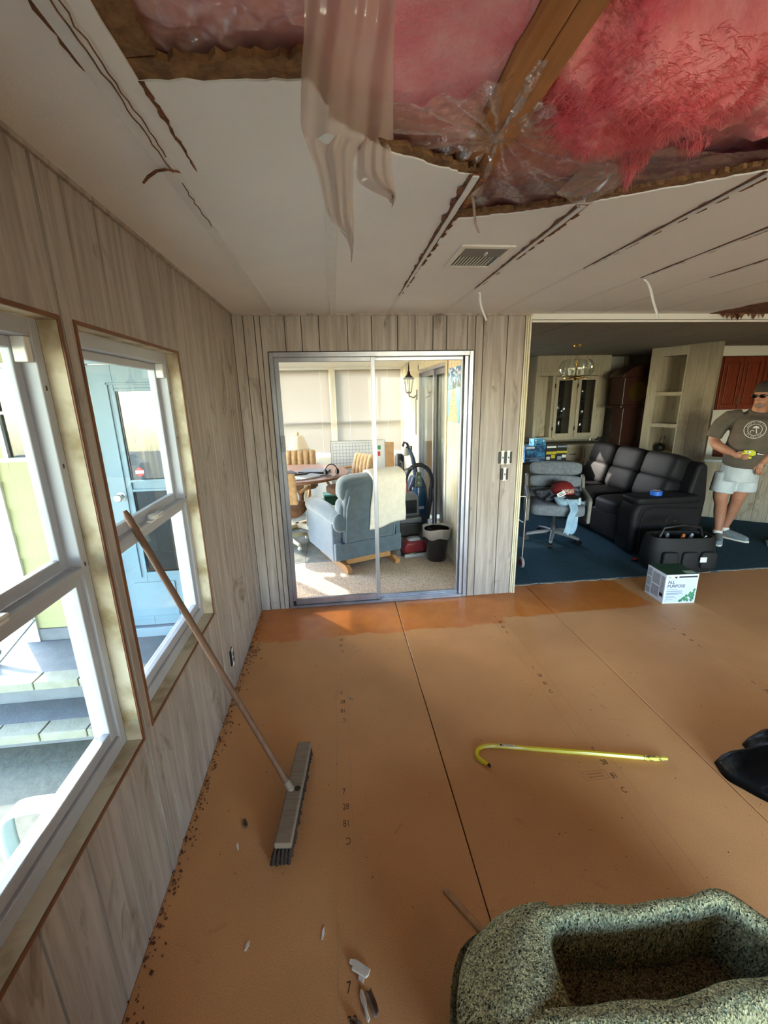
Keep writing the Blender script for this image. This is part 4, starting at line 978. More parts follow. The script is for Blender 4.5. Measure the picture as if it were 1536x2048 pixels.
g2 = MB(); g2.grid(lambda u, v: (-0.09+u*0.18*(1-0.25*v)+0.012*math.sin(v*9), -0.05-0.10*min(1, v*3)-0.015*math.sin(u*11+v*4), 0.03-0.36*v*v**0.2+0.012*math.sin(u*14)), 16, 20)
obj('hanging_leg', g2, M_DENIM, g, solid=0.012, smooth=180)
g3 = MB(); g3.grid(lambda u, v: (0.08+u*0.17, -0.07-0.05*v-0.01*math.sin(u*12), 0.05-0.14*v-0.05*u+0.015*math.sin(u*10+v*6)), 14, 10)
obj('cuff', g3, mat('pale denim', '#b5cbd9'), g, solid=0.012, smooth=180)
o = obj('dark_shirt', cloth_blob(MB(), (0, 0, 0), (0.23, 0.13, 0.06), 5, 0.4), mat('dark plaid cloth', '#23262e', '#5b5f6e', 40, rough=0.95), None, smooth=180, loc=(pz.x, pz.y+0.03, pz.z+0.06))
tag(o, 'dark crumpled shirt under the red cap on the swivel chair', 'clothes')
cp = thing('cap', 'dark red cap with a pale lettered patch on the clothes heap', 'cap', (pz.x+0.03, pz.y-0.01, pz.z+0.085), R_(-10))
obj('crown', MB().lathe([(0.125, 0), (0.128, 0.03), (0.118, 0.08), (0.085, 0.12), (0.04, 0.14), (0, 0.143)], 24), mat('dark red cotton', '#6f1418', '#7d1a1e', 20, rough=0.9), cp, smooth=60)
obj('brim', MB().grid(lambda u, v: ((0.125+0.08*v)*math.cos(R_(-150+u*120)), (0.125+0.08*v)*math.sin(R_(-150+u*120)), 0.012-0.03*v-0.02*abs(u-.5)), 16, 5), mat('black brim', '#1a1617'), cp, solid=0.006, smooth=180)
def cap_patch(u, v):
    a = R_(-112+u*74); t = 0.028+v*0.045; r = 0.1295-0.012*max(0, (t-0.03)/0.05); return (r*math.cos(a), r*math.sin(a), t)
obj('lettered_patch', MB().grid(cap_patch, 12, 3), mat('patch print', '#c9b3a8', '#7d3a35', 90, lo=0.45, hi=0.55), cp, smooth=180)
tg = obj('price_tag', MB().box(-0.045, 0.045, -0.002, 0, -0.025, 0.025), M_PAPER, None, loc=(pz.x-0.055, pz.y-0.145, pz.z+0.11), rot=(R_(-20), R_(-25), 0))
tag(tg, 'small white paper tag lying against the red cap', 'tag'); obj('printing', MB().box(-0.035, 0.035, -0.0026, -0.002, -0.012, -0.004).box(-0.03, 0.02, -0.0026, -0.002, 0.006, 0.014), M_INK, tg)

# ---- walker
wkr = thing('walker', 'thin silver walking frame with a red-hubbed wheel by the wall end', 'walker', (2.455, 0.52, 0.012))
obj('frame', MB().tube([(-0.16, 0.02, 0.72), (0.005, 0.0, 0.725), (0.02, 0.0, 0.70), (0.005, -0.02, 0.06)], 0.011, 10).tube([(-0.16, 0.4, 0.72), (0.01, 0.4, 0.72), (0.02, 0.4, 0.70), (0.01, 0.4, 0.0)], 0.011, 10).tube([(0.017, 0, 0.45), (0.017, 0.4, 0.45)], 0.009, 8), M_CHROME, wkr, smooth=50)
obj('wheel', MB().tube([(-0.012, -0.02, 0.055), (0.012, -0.02, 0.055)], 0.055, 24), mat('grey rubber', '#8b8a8a', rough=0.7), wkr, smooth=40, rot=None)
obj('hub', MB().tube([(-0.015, -0.02, 0.055), (0.015, -0.02, 0.055)], 0.03, 16), M_RED, wkr, smooth=40)

# ---- black tool bag in front of the sofa
bgp = thing('tool_bag', 'open black tool bag standing against the end of the sofa', 'bag', (3.93, 0.27, 0.012), R_(-8))
b = MB(); n = 40
def ring(z, sx, sy): return [(sx*math.copysign(abs(math.cos(a))**0.55, math.cos(a)), sy*math.copysign(abs(math.sin(a))**0.55, math.sin(a)), z) for a in [2*math.pi*i/n for i in range(n)]]
rings = [ring(0.0, .30, .145), ring(0.02, .315, .155), ring(0.16, .32, .155), ring(0.28, .305, .14), ring(0.335, .29, .125), ring(0.335, .275, .112), ring(0.2, .28, .12), ring(0.19, .02, .02)]
vs = [p for r in rings for p in r]; fs = [(i*n+k, i*n+(k+1) % n, (i+1)*n+(k+1) % n, (i+1)*n+k) for i in range(len(rings)-1) for k in range(n)]+[tuple(range(n))[::-1]]
M_NYL = mat('black nylon', '#0c0c0f', '#141417', 60, rough=0.7, bump=0.2, bscale=300)
b.add(vs, fs); obj('body', b, M_NYL, bgp, smooth=50)
for x in (-0.16, 0.02, 0.19): obj('pocket', MB().ball((x, -0.158, 0.13), (0.075, 0.025, 0.085), 16, 10, 0.4), M_NYL, bgp, smooth=180)
obj('handle', MB().tube([(-0.2, -0.02, 0.32), (-0.17, -0.02, 0.41), (0.0, -0.02, 0.435), (0.17, -0.02, 0.41), (0.2, -0.02, 0.32)], 0.014, 10), M_BLACK, bgp, smooth=60)
obj('badge', MB().box(0.10, 0.16, -0.187, -0.184, 0.12, 0.17), M_PAPER, bgp, rot=None)
bw = bgp.matrix_basis
for i, (x, y, l, mm, lb) in enumerate(((-0.2, -0.03, .13, M_CHROME, 'steel tool shaft at the sofa-seat end of the tool bag'), (-0.1, 0.03, .16, M_STEEL, 'grey tool handle beside the steel shaft in the tool bag'), (0.0, -0.02, .16, mat('orange handle', '#b0622a'), 'orange tool handle standing in the tool bag'), (0.09, 0.02, .15, M_INKG, 'pale grey tool handle beyond the orange one in the tool bag'), (0.19, -0.01, .14, M_CHROME, 'bright metal tool at the man\'s end of the tool bag'))):
    p = bw @ Vector((x, y, 0.20))
    o = thing('hand_tool', lb, 'tool', p); o.rotation_euler = (0.2, 0.15*(i-2), 0)
    obj('grip', MB().lathe([(0, l*0.5), (0.014, l*0.5), (0.017, l*0.8), (0.012, l), (0, l+0.004)], 10), mm, o, smooth=50)
    obj('shaft', MB().lathe([(0, 0), (0.006, 0), (0.006, l*0.52), (0, l*0.52)], 8), M_CHROME, o)
rd = thing('tape_measure', 'small red tape measure on the blue carpet by the sofa corner', 'tool', (3.66, 0.47, 0.012), 0.3)
obj('body', MB().box(-0.035, 0.035, -0.02, 0.02, 0, 0.022), M_BLACK, rd, bevel=0.006); obj('cover', MB().box(-0.028, 0.030, -0.021, 0.016, 0.0225, 0.032), mat('bright red', '#c8332c', rough=0.4), rd, bevel=0.003)
# tool on the carpet at far right of the view
ft = thing('tile_cutter', 'grey flat power tool lying on the blue carpet near the man\'s shoes', 'tool', (5.42, 0.64, 0.012), R_(-42))
obj('base', MB().box(-0.05, 0.36, -0.06, 0.10, 0, 0.03), mat('pale grey alloy', '#98a3a6', rough=0.35), ft, bevel=0.006)
obj('rail', MB().box(-0.02, 0.36, -0.035, -0.01, 0.03, 0.055).box(-0.02, 0.36, 0.05, 0.07, 0.03, 0.05), M_CHROME, ft, bevel=0.003)
obj('motor', MB().box(0.02, 0.10, -0.03, 0.07, 0.03, 0.075), M_GREYP, ft, bevel=0.01)
obj('guard', MB().box(0.16, 0.34, -0.02, 0.06, 0.03, 0.09), M_BLACK, ft, bevel=0.01)
# ================================================================ MAIN ROOM THINGS
# carpet pad, loosely folded
def m_pad():
    m, n, b, out = nodes('rebond carpet pad'); b.inputs['Roughness'].default_value = 1.0; b.inputs['Specular IOR Level'].default_value = 0.05
    v = coord(n, (1, 1, 0.45)); vo = n.nodes.new('ShaderNodeTexVoronoi'); vo.inputs['Scale'].default_value = 300; vo.inputs['Randomness'].default_value = 1
    nzv = n.nodes.new('ShaderNodeTexNoise'); nzv.inputs['Scale'].default_value = 40; n.links.new(v, nzv.inputs['Vector'])
    ad = n.nodes.new('ShaderNodeVectorMath'); ad.operation = 'MULTIPLY_ADD'; ad.inputs[1].default_value = (0.012, 0.012, 0.012)
    n.links.new(nzv.outputs['Color'], ad.inputs[0]); n.links.new(v, ad.inputs[2]); n.links.new(ad.outputs[0], vo.inputs['Vector'])
    sx = n.nodes.new('ShaderNodeSeparateColor'); n.links.new(vo.outputs['Color'], sx.inputs[0])
    c = ramp(n, sx.outputs[0], [(0.0, lin('#1d1f19')), (0.10, lin('#4b4b3b')), (0.30, lin('#73735a')), (0.55, lin('#898767')), (0.78, lin('#a6a17b')), (0.93, lin('#c5bd96')), (1.0, lin('#55736b'))])
    for e in c.node.color_ramp.elements: pass
    teal = ramp(n, noise_n(n, coord(n), 7, 3), [(0.62, (0, 0, 0, 1)), (0.76, (0.5, 0.5, 0.5, 1))])
    c = mixc(n, teal, c, lin('#3f6f6a'))
    n.links.new(c, b.inputs['Base Color']); bump_n(n, b, vo.outputs['Distance'], 0.6, 0.006); return m
M_PAD = m_pad()
cpd = thing('carpet_pad', 'loosely folded roll of flecked green carpet padding in the near corner', 'carpet padding', (1.35, -2.6, 0.0))
def spline(P, n):
    out = []; P = [Vector(p) for p in P]; Q = [2*P[0]-P[1]]+P+[2*P[-1]-P[-2]]
    for i in range(1, len(Q)-2):
        for k in range(n):
            t = k/n; a, b_, c, d = Q[i-1], Q[i], Q[i+1], Q[i+2]
            out.append(0.5*((2*b_)+(c-a)*t+(2*a-5*b_+4*c-d)*t*t+(3*b_-a-3*c+d)*t**3))
    out.append(P[-1]); return out
# plan path of the wall of foam: inner end, far fold, left bulge, near wall; (x, y, half thickness, top height)
PP = [(-0.125, 0.150, .028, .252), (-0.175, 0.137, .055, .256), (-0.222, 0.105, .105, .262), (-0.262, 0.055, .145, .268), (-0.283, 0.0, .160, .268), (-0.292, -0.06, .152, .258), (-0.30, -0.12, .135, .235)]
S1 = spline([(a, b_, c) for a, b_, c, d in PP], 8); S1h = spline([(d, 0, 0) for a, b_, c, d in PP], 8)
def wall(path, heights, nz=16, seed=0):
    mb = MB(); N = len(path); rows = []
    for i, p in enumerate(path):
        a = path[max(0, i-1)]; c = path[min(N-1, i+1)]; t = Vector((c.x-a.x, c.y-a.y)).normalized(); nn = Vector((-t.y, t.x)); w = p.z; hh = heights[i]
        prof = [(-w*0.8, 0.0), (-w*1.08, hh*0.3), (-w*1.05, hh*0.62), (-w, hh-w*0.95)]
        for k in range(1, 8):
            q = math.pi-k*math.pi/8; prof.append((w*math.cos(q), hh-w+w*math.sin(q)))
        prof += [(w, hh-w*0.95), (w*1.05, hh*0.62), (w*1.08, hh*0.3), (w*0.8, 0.0)]
        row = []
        for u, z in prof:
            q = Vector((p.x+nn.x*u, p.y+nn.y*u, z)); o_ = noise.noise_vector(q*7+Vector((seed, 3, 1)))*0.012*(0.2+z*4)
            q = q+Vector((o_.x, o_.y, o_.z*0.6 if z > 0.02 else 0)); q.z = max(0.0005, q.z); row.append(tuple(q))
        rows.append(row)
    m_ = len(rows[0]); vs = [p for r in rows for p in r]
    fs = [(i*m_+k, i*m_+k+1, (i+1)*m_+k+1, (i+1)*m_+k) for i in range(N-1) for k in range(m_-1)]+[tuple(range(m_))[::-1], tuple(range((N-1)*m_, N*m_))]
    mb.add(vs, fs); return mb
obj('folded_layer', wall(S1, [q.x for q in S1h]), M_PAD, cpd, smooth=180)
P2 = [(-0.185, 0.150, .03, .250), (-0.135, 0.150, .024, .254), (-0.05, 0.145, .02, .252), (0.12, 0.128, .02, .256), (0.26, 0.118, .02, .265), (0.37, 0.118, .021, .275), (0.46, 0.03, .022, .262), (0.60, -0.03, .024, .26)]
P4 = [(-0.405, -0.035, .03, .22), (-0.375, -0.062, .034, .245), (-0.32, -0.062, .036, .256), (-0.20, -0.066, .036, .258), (-0.05, -0.078, .036, .256), (0.15, -0.084, .036, .258), (0.32, -0.078, .036, .264), (0.55, -0.06, .034, .27)]
S4 = spline([(a, b_, c) for a, b_, c, d in P4], 8); S4h = spline([(d, 0, 0) for a, b_, c, d in P4], 8)
obj('front_layer', wall(S4, [q.x for q in S4h], seed=8), M_PAD, cpd, smooth=180)
S2 = spline([(a, b_, c) for a, b_, c, d in P2], 10); S2h = spline([(d, 0, 0) for a, b_, c, d in P2], 10)
obj('outer_layer', wall(S2, [q.x for q in S2h], seed=4), M_PAD, cpd, smooth=180)
obj('inner_floor', MB().grid(lambda u, v: (-0.20+u*0.7, -0.09+v*0.24, 0.014+0.05*u*(1-v)+0.006*math.sin(u*9)), 20, 8), M_PAD, cpd, smooth=180, solid=0.012)

# push broom leaning on the second window
br = thing('push_broom', 'dusty push broom standing on the floor with its handle leaning on the second window', 'broom', (0.432, -1.793, 0.0), R_(-6))
obj('head', MB().box(-0.033, 0.033, -0.242, 0.242, 0.062, 0.09), M_BROOM, br, bevel=0.006, seg=2)
bb = MB()
for i in range(30):
    for j in range(5):
        x = -0.027+j*0.0135; y = -0.235+i*0.0162; dx = (j-2)*0.003-0.010+rng.uniform(-.004, .004); dy = rng.uniform(-.006, .006)+(0.012 if i == 29 else (-0.012 if i == 0 else 0))
        bb.tube([(x, y, 0.064), (x+dx, y+dy, 0.0)], [0.005, 0.0085], 5)
obj('bristles', bb, M_BRIST, br, kind='stuff')
hv = Matrix.Rotation(R_(6), 4, 'Z') @ Vector((-0.052-0.432, -1.777+1.793, 1.325-0.075)); hb = Vector((-0.010, -0.012, 0.075))
tip = Vector((hv.x, hv.y, 1.325))
pts = [hb+(tip-hb)*t for t in (0, 0.06, 0.10, 0.3, 0.6, 0.85, 0.985, 1.0)]
obj('handle', MB().tube(pts, [.0135, .0145, .0118, .0118, .0118, .0118, .0118, .007], 14), M_BROOMT, br, smooth=50)
dv = (tip-hb).normalized()
obj('ferrule', MB().tube([hb-dv*0.012, hb+dv*0.07], [.0165, .014], 14), M_BROOM, br, smooth=40)
obj('spare_socket', MB().lathe([(0.013, 0), (0.013, 0.0008), (0, 0.0008)], 14, (0.014, -0.012, 0.0902)), M_BLACK, br)
obj('hanging_loop', MB().tube([tip-dv*0.03+Vector((0.008, 0, 0)), tip-dv*0.05+Vector((0.03, 0.01, -0.03)), tip-dv*0.07+Vector((0.015, 0.01, -0.03)), tip-dv*0.035+Vector((0.006, 0.006, 0))], 0.0012, 5), mat('frayed string', '#cbbfa8'), br)

# yellow pry bar
cb = thing('pry_bar', 'yellow steel wrecking bar with a hooked claw lying on the bare floor', 'pry bar', (1.33, -1.63, 0.0))
A = Vector((0.015, 0.012)); E_ = Vector((0.818, -0.176)); 
pth = []
dirv = (E_-A).normalized(); nrm = Vector((-dirv.y, dirv.x))*-1
hr = 0.048
cc = A+nrm*hr
for k in range(9):
    a = R_(200-k*22.5)
    pth.append(None)
P3 = [(x-1.33, y+1.63, 0.0105) for x, y in ((1.314, -1.724), (1.296, -1.708), (1.280, -1.683), (1.279, -1.656), (1.298, -1.631), (1.329, -1.620), (1.372, -1.622), (1.45, -1.640), (1.70, -1.699), (1.862, -1.737), (2.05, -1.784))]
A = Vector((0.042, 0.008)); E_ = Vector((0.824, -0.179)); dirv = (E_-A).normalized(); nrm = Vector((dirv.y, -dirv.x)); pts = [Vector((q[0], q[1])) for q in P3]
sp = [Vector((q.x, q.y, 0.0105)) for q in spline(P3, 4)]
obj('bar', MB().tube(sp, [.0065+.0043*min(1, i/5) for i in range(len(sp))], 6, upv=(0, 0, 1)), M_YEL, cb, smooth=30)
e0 = pts[-1]; e1 = E_
obj('chisel_end', MB().tube([(e0.x, e0.y, .0105), ((e0.x+e1.x)/2, (e0.y+e1.y)/2, .0105), (e1.x, e1.y, .016)], [.0107, .0105, .007], 6, sq=1.15), M_YELW, cb, smooth=20)
obj('claw_slot', MB().tube([(pts[0].x, pts[0].y, .0125), (pts[0].x+dirv.x*.008+nrm.x*.012, pts[0].y+dirv.y*.008+nrm.y*.012, .010)], [.0085, .006], 6), M_BLACK, cb)
ang_ = math.atan2(dirv.y, dirv.x); q0 = A+dirv*0.03
lb = obj('maker_label', MB().box(0, 0.075, -0.0085, 0.0085, 0, 0.0005), mat('cream label', '#e9e6c6'), cb, loc=(q0.x, q0.y, 0.0203), rot=(0, 0, ang_))
obj('logo_mark', MB().prism([(0.004, -0.005), (0.018, -0.005), (0.018, 0.002), (0.013, 0.007), (0.004, 0.007)], 0.0005, 0.001), M_BLACK, lb)
text('brand_word', 'STANLEY', 0.0135, M_BLACK, lb, (0.020, -0.0025, 0.0008), (0, 0, 0), 0.0002, sx=0.88)

# carton of joint compound
jb = thing('compound_carton', 'white and green ALL PURPOSE carton on the floor in front of the tool bag', 'box', (3.415, -0.285, 0.0), R_(-4))
w2, d2_, h2 = 0.135, 0.115, 0.255
obj('body', MB().box(-w2, w2, -d2_, d2_, 0, h2), M_BOXW, jb, bevel=0.003)
obj('top_panel', MB().box(-w2+.002, w2-.002, -d2_+.002, d2_-.002, h2, h2+.0012), M_DKGRN, jb)
obj('top_label', MB().box(0.04, 0.125, -0.10, -0.045, h2+.0012, h2+.002), mat('sage print', '#9fb3a6'), jb)
fr = MB().box(-w2+.012, w2-.012, -d2_-.001, -d2_, 0.012, h2-.035); obj('front_print', fr, mat('pale blue print', '#cdd9ee'), jb)
obj('header_bar', MB().box(-0.03, w2-.012, -d2_-.0018, -d2_-.001, h2-.028, h2-.014), M_INK, jb)
obj('logo_mark', MB().prism([(-0.075, h2-.012), (-0.06, h2-.020), (-0.045, h2-.013), (-0.048, h2-.034), (-0.062, h2-.028)], -d2_-.0018, -d2_-.001, 'y'), M_BLACK, jb)
text('maker_word', 'USG', 0.016, M_INK, jb, (-0.122, -d2_-.0016, h2-.027), (R_(90), 0, 0), 0.0002)
M_PURP = mat('dark plum ink', '#332a45')
for s_, zz in (('ALL', 0.178), ('PURPOSE', 0.143)): text('title_word', s_, 0.038, M_PURP, jb, (-0.117, -d2_-.0018, zz), (R_(90), 0, 0), 0.0006, sx=0.95)
pl = MB()
for k, (z, w_) in enumerate(((0.126, 0.09), (0.112, 0.135), (0.106, 0.13), (0.094, 0.13), (0.088, 0.14), (0.082, 0.1), (0.062, 0.07), (0.053, 0.09), (0.036, 0.06))): pl.box(-0.117, -0.117+w_, -d2_-.0018, -d2_-.001, z-.0018, z+.0018)
obj('small_print', pl, M_INKG, jb)
lf = MB(); rl_ = random.Random(5)
for k in range(60):
    t = rl_.random(); s_ = rl_.random(); x = 0.0+0.118*t; z = 0.02+(0.105*t)*s_; r_l = 0.006+0.006*rl_.random()
    lf.prism([(x-r_l, z), (x, z+r_l*1.2), (x+r_l, z+r_l*.4), (x+.2*r_l, z-r_l)], -d2_-.0019-.0002*(k % 4), -d2_-.001, 'y')
obj('leaf_print', lf, M_GRN, jb)
sd_ = MB()
for (a, c, e, g) in ((-0.105, -0.06, .05, .23), (-0.05, 0.04, .03, .12), (-0.05, 0.04, .135, .23), (0.055, 0.105, .02, .075), (0.055, 0.105, .085, .16), (0.055, 0.105, .17, .24)): sd_.box(-w2-.0012, -w2, a, c, e, g)
obj('side_print', sd_, mat('grey side print', '#b4b6bd', '#9296a3', 60), jb)
obj('side_mark', MB().box(-w2-.0018, -w2, -0.10, -0.065, .055, .085), M_BLACK, jb)

# black plastic bag lying at the frame edge
OUT = [(2.36, -1.845), (2.405, -1.832), (2.484, -1.842), (2.545, -1.832), (2.575, -1.80), (2.593, -1.762), (2.69, -1.745), (2.95, -1.72), (3.25, -1.82), (3.30, -2.05), (3.1, -2.25), (2.75, -2.22), (2.55, -2.14), (2.43, -2.075), (2.365, -1.985), (2.338, -1.925)]
cx_, cy_ = 2.80, -1.98
bgm = MB(); rows = []
NR = 9; OO = [Vector((a, b_, 0)) for a, b_ in OUT]+[Vector((OUT[0][0], OUT[0][1], 0))]
OS = spline(OO, 5)[:-1]
for j in range(NR+1):
    t = j/NR; hh = 0.0+0.15*(1-(1-t)**2.2)
    for p in OS:
        q = Vector((cx_+(p.x-cx_)*(1-t**1.4), cy_+(p.y-cy_)*(1-t**1.4), hh)); nz_ = noise.noise_vector(q*9)*0.02*min(1, t*5)
        bgm_v = (q.x+nz_.x, q.y+nz_.y, max(0.002, q.z+nz_.z*1.2)); rows.append(bgm_v)
nO = len(OS); bgm.add(rows, [(j*nO+k, j*nO+(k+1) % nO, (j+1)*nO+(k+1) % nO, (j+1)*nO+k) for j in range(NR) for k in range(nO)]+[tuple(range(nO))[::-1]])
o = obj('plastic_bag', bgm, mat('black polythene', '#050506', rough=0.42, spec=0.14, bump=0.5, bscale=14, bdist=0.02), None, smooth=180)
tag(o, 'glossy black plastic bag with pointed ends on the bare floor by the view edge', 'bag')

# wood strip, scraps, chips
def at(o, x, y, z=0.0, rz=0.0): o.location = (x, y, z); o.rotation_euler = (0, 0, rz); return o
o = obj('wood_strip', MB().box(-0.010, 0.010, -0.17, 0.10, 0, 0.010), M_LITEW, None, bevel=0.003, seg=1); at(o, 1.037, -2.285, 0, R_(34)); tag(o, 'thin pale wood strip poking out from under the carpet padding', 'wood strip')
M_PLAST = mat('plaster scrap', '#c9c0b4', '#d8d0c5', 30, rough=0.9)
sc1 = thing('plaster_scrap', 'pale broken trim scrap with a step at one end, lying above the printed 7', 'scrap', (0.672, -2.378, 0), R_(-31))
obj('strip', MB().prism([(-0.036, 0.004), (-0.034, -0.006), (-0.02, -0.007), (-0.02, -0.016), (0.028, -0.016), (0.033, -0.008), (0.033, 0.008), (-0.018, 0.010)], 0.004, 0.012), M_PLAST, sc1, bevel=0.001, seg=1)
obj('torn_edge', MB().prism([(0.004, -0.014), (0.024, -0.016), (0.026, -0.03), (0.008, -0.026)], 0.0, 0.008), M_PLAST, sc1)
sc2 = thing('plaster_scrap', 'slender white splinter of trim lying below the stepped scrap', 'scrap', (0.680, -2.463, 0), R_(10))
obj('strip', MB().prism([(-0.004, 0.036), (0.003, 0.034), (0.009, 0.012), (0.006, -0.008), (0.009, -0.03), (0.002, -0.036), (-0.004, -0.026), (-0.004, -0.004), (-0.008, 0.008), (-0.008, 0.024)], 0.0, 0.007), M_PLAST, sc2, bevel=0.001, seg=1)
obj('ridge', MB().prism([(-0.0015, 0.03), (0.0015, 0.028), (0.003, 0.0), (0.002, -0.03), (-0.001, -0.028)], 0.007, 0.009), M_PLAST, sc2)
M_LEAF = mat('dry brown scrap', '#6d5646', '#7f6757', 20, rough=0.9)
for (x, y, rz, s_, lb) in ((0.703, -2.463, 0.3, 1.0, 'brown curled paper scrap lying beside the slender white splinter'), (0.655, -2.498, 1.0, 0.7, 'brown curled paper scrap cut by the lower edge of the view'), (0.232, -1.868, 0.4, 0.75, 'brown curled scrap on the floor between the broom head and the window wall')):
    g = MB().grid(lambda u, v: (s_*(u-0.5)*0.022*(1-0.5*abs(v-.4)), s_*(v-0.5)*0.06, 0.002+s_*0.012*(abs(u-.5)*2)**1.5+0.002*math.sin(v*7)), 6, 8)
    o = obj('paper_scrap', g, M_LEAF, None, smooth=180, solid=0.001); at(o, x, y, 0.0006, rz); tag(o, lb, 'scrap')
for (x, y, rz, l, lb) in ((0.558, -2.275, -0.1, .018, 'single white paint chip above the stepped plaster scrap'), (0.318, -2.278, -0.25, .014, 'white paint chip near the wall, left of the printed numbers'), (0.219, -1.953, 0.4, .016, 'white paint chip by the bristle end of the broom'), (0.690, -1.170, 0.9, .02, 'grey crumb lying beside the printed 28')):
    o = obj('paint_chip', MB().prism([(-.003, -l), (.002, -l*.9), (.005, 0), (.002, l), (-.004, l*.3)], 0.0004, .003), M_PAPER if 'grey' not in lb else M_STEEL, None); at(o, x, y, 0, rz); tag(o, lb, 'chip')
db = MB(); rd_ = random.Random(11)
for k in range(420):
    y = rd_.uniform(-2.6, -0.02); x = abs(rd_.gauss(0.0, 0.022))+0.004; r_d = rd_.uniform(0.0015, 0.006)
    a = rd_.uniform(0, 6); db.prism([(x+r_d*math.cos(a+q)*rd_.uniform(.6, 1.4), y+r_d*math.sin(a+q)*rd_.uniform(.6, 1.6)) for q in (0, 1.5, 3.1, 4.6)], 0.0003, rd_.uniform(.001, .004))
for k in range(90):
    x = rd_.uniform(0.0, 2.2); y = rd_.uniform(-0.03, 0.0); r_d = rd_.uniform(.001, .004); db.prism([(x-r_d, y-r_d), (x+r_d, y-r_d*.5), (x, y+r_d)], 0.0003, .003)
for k in range(160):
    x = rd_.uniform(0.1, 3.0); y = rd_.uniform(-2.5, -0.05); r_d = rd_.uniform(.0008, .0032); db.prism([(x-r_d, y-r_d), (x+r_d, y-r_d*.5), (x, y+r_d*1.3)], 0.0003, .0015)
for k in range(40):
    x = rd_.gauss(0.045, 0.022); y = rd_.gauss(-0.60, 0.035); r_d = rd_.uniform(.002, .008); db.prism([(x-r_d, y-r_d*.4), (x+r_d, y-r_d*.6), (x+r_d*.5, y+r_d*.4)], 0.0003, rd_.uniform(.002, .006))
o = obj('debris', db, M_FIBDK, None, kind='stuff'); o['label'] = 'brown crumbs swept along the foot of the panelled walls'; o['category'] = 'debris'

# wall devices
def device(name, lbl, cat, loc, rz, gangs, toggle=True):
    t = thing(name, lbl, cat, loc, rz)
    w_ = 0.030 if gangs == 1 else 0.055
    obj('wall_box', MB().box(-w_, w_, -0.004, 0.004, -0.046, 0.046), M_BLACK, t)
    for g in range(gangs):
        x = 0 if gangs == 1 else (-0.024 if g == 0 else 0.024)
        y_ = obj('yoke', MB().prism([(x-0.017, 0.054), (x-0.006, 0.056), (x+0.006, 0.056), (x+0.017, 0.054), (x+0.011, 0.040), (x+0.011, -0.040), (x+0.017, -0.054), (x+0.004, -0.056), (x, -0.045), (x-0.004, -0.056), (x-0.017, -0.054), (x-0.011, -0.040), (x-0.011, 0.040)], -0.0075, -0.0045, 'y'), M_WHITE, t, bevel=0.001, seg=1)
        if toggle: obj('toggle', MB().box(x-0.004, x+0.004, -0.018, -0.0075, -0.006, 0.008), M_GREYP, y_, bevel=0.0015, seg=1)
        else:
            obj('socket', MB().box(x-0.010, x+0.010, -0.010, -0.0075, 0.006, 0.032).box(x-0.010, x+0.010, -0.010, -0.0075, -0.032, -0.006), M_BLACK, y_, bevel=0.002, seg=1)
        obj('screw', MB().lathe([(0, 0), (0.003, 0), (0.003, 0.002), (0, 0.002)], 8, (0, 0, 0)), M_CHROME, y_, loc=(x, -0.0075, -0.020), rot=(R_(90), 0, 0))
    return t
device('light_switch', 'double light switch without its cover plate on the narrow wall beside the sliding door', 'switch', (2.022, -0.005, 1.196), 0, 2)
device('light_switch', 'single uncovered light switch below the double switch', 'switch', (2.022, -0.005, 1.061), 0, 1)
device('wall_outlet', 'uncovered wall outlet low on the window wall', 'outlet', (0.005, -0.986, 0.222), R_(90), 1, False)

# ceiling register
cv = thing('ceiling_vent', 'white louvred air vent in the ceiling between the torn battens', 'vent', (1.325, -1.278, 2.26))
vx, vy = 0.112, 0.148
fr = MB()
for (a, c, e, g) in ((-vx, -vx+.022, -vy, vy), (vx-.022, vx, -vy, vy), (-vx+.022, vx-.022, -vy, -vy+.028), (-vx+.022, vx-.022, vy-.028, vy)): fr.box(a, c, e, g, -0.008, -0.0006)
obj('frame', fr, M_WHITE, cv, bevel=0.002, seg=1)
obj('boot', MB().box(-vx+.02, vx-.02, -vy+.026, vy-.026, -0.0025, -0.0005), mat('shadowed boot', '#5c5a55'), cv)
for k in range(11):
    x = -vx+.034+k*0.0142; q = MB(); q.M = Matrix.Translation((x, 0.045, -0.006)) @ Matrix.Rotation(R_(-18), 4, 'Y'); q.box(-.0052, .0052, -0.060, 0.060, -.0006, .0006); obj('louvre', q, M_WHITE, cv)
for k in range(5):
    q = MB(); q.M = Matrix.Translation((0, -0.105+k*0.018, -0.006)) @ Matrix.Rotation(R_(-30), 4, 'X'); q.box(-vx+.024, vx-.024, -.006, .006, -.0006, .0006); obj('damper', q, M_STEEL, cv)
obj('lever', MB().box(0.008, 0.014, -0.085, -0.055, -0.016, -0.006), M_WHITE, cv)

# strips peeled from the ceiling and hanging
def ribbon(name, lbl, pts, w, m_, kx=1.0, ky=0.25):
    mb = MB(); L = []; rr_ = random.Random(len(lbl))
    for i, p in enumerate(pts):
        t = i/(len(pts)-1); ww = w*(0.9-0.35*t)*rr_.uniform(0.8, 1.15)
        L.append(((p[0]-ww*kx, p[1]-ww*ky, p[2]), (p[0]+ww*kx, p[1]+ww*ky, p[2]+rr_.uniform(-.003, .003))))
    vs = [q for r in L for q in r]; mb.add(vs, [(2*i, 2*i+1, 2*i+3, 2*i+2) for i in range(len(L)-1)])
    o = obj(name, mb, m_, None, smooth=180, solid=0.0025); tag(o, lbl, 'torn strip'); return o
ribbon('hanging_strip', 'white torn strip dangling from the ceiling in front of the back wall planks', [(1.545, -0.655, 2.2585), (1.556, -0.635, 2.247), (1.563, -0.62, 2.22), (1.575, -0.615, 2.18), (1.592, -0.615, 2.145), (1.606, -0.62, 2.11)], 0.011, M_BATTEN)
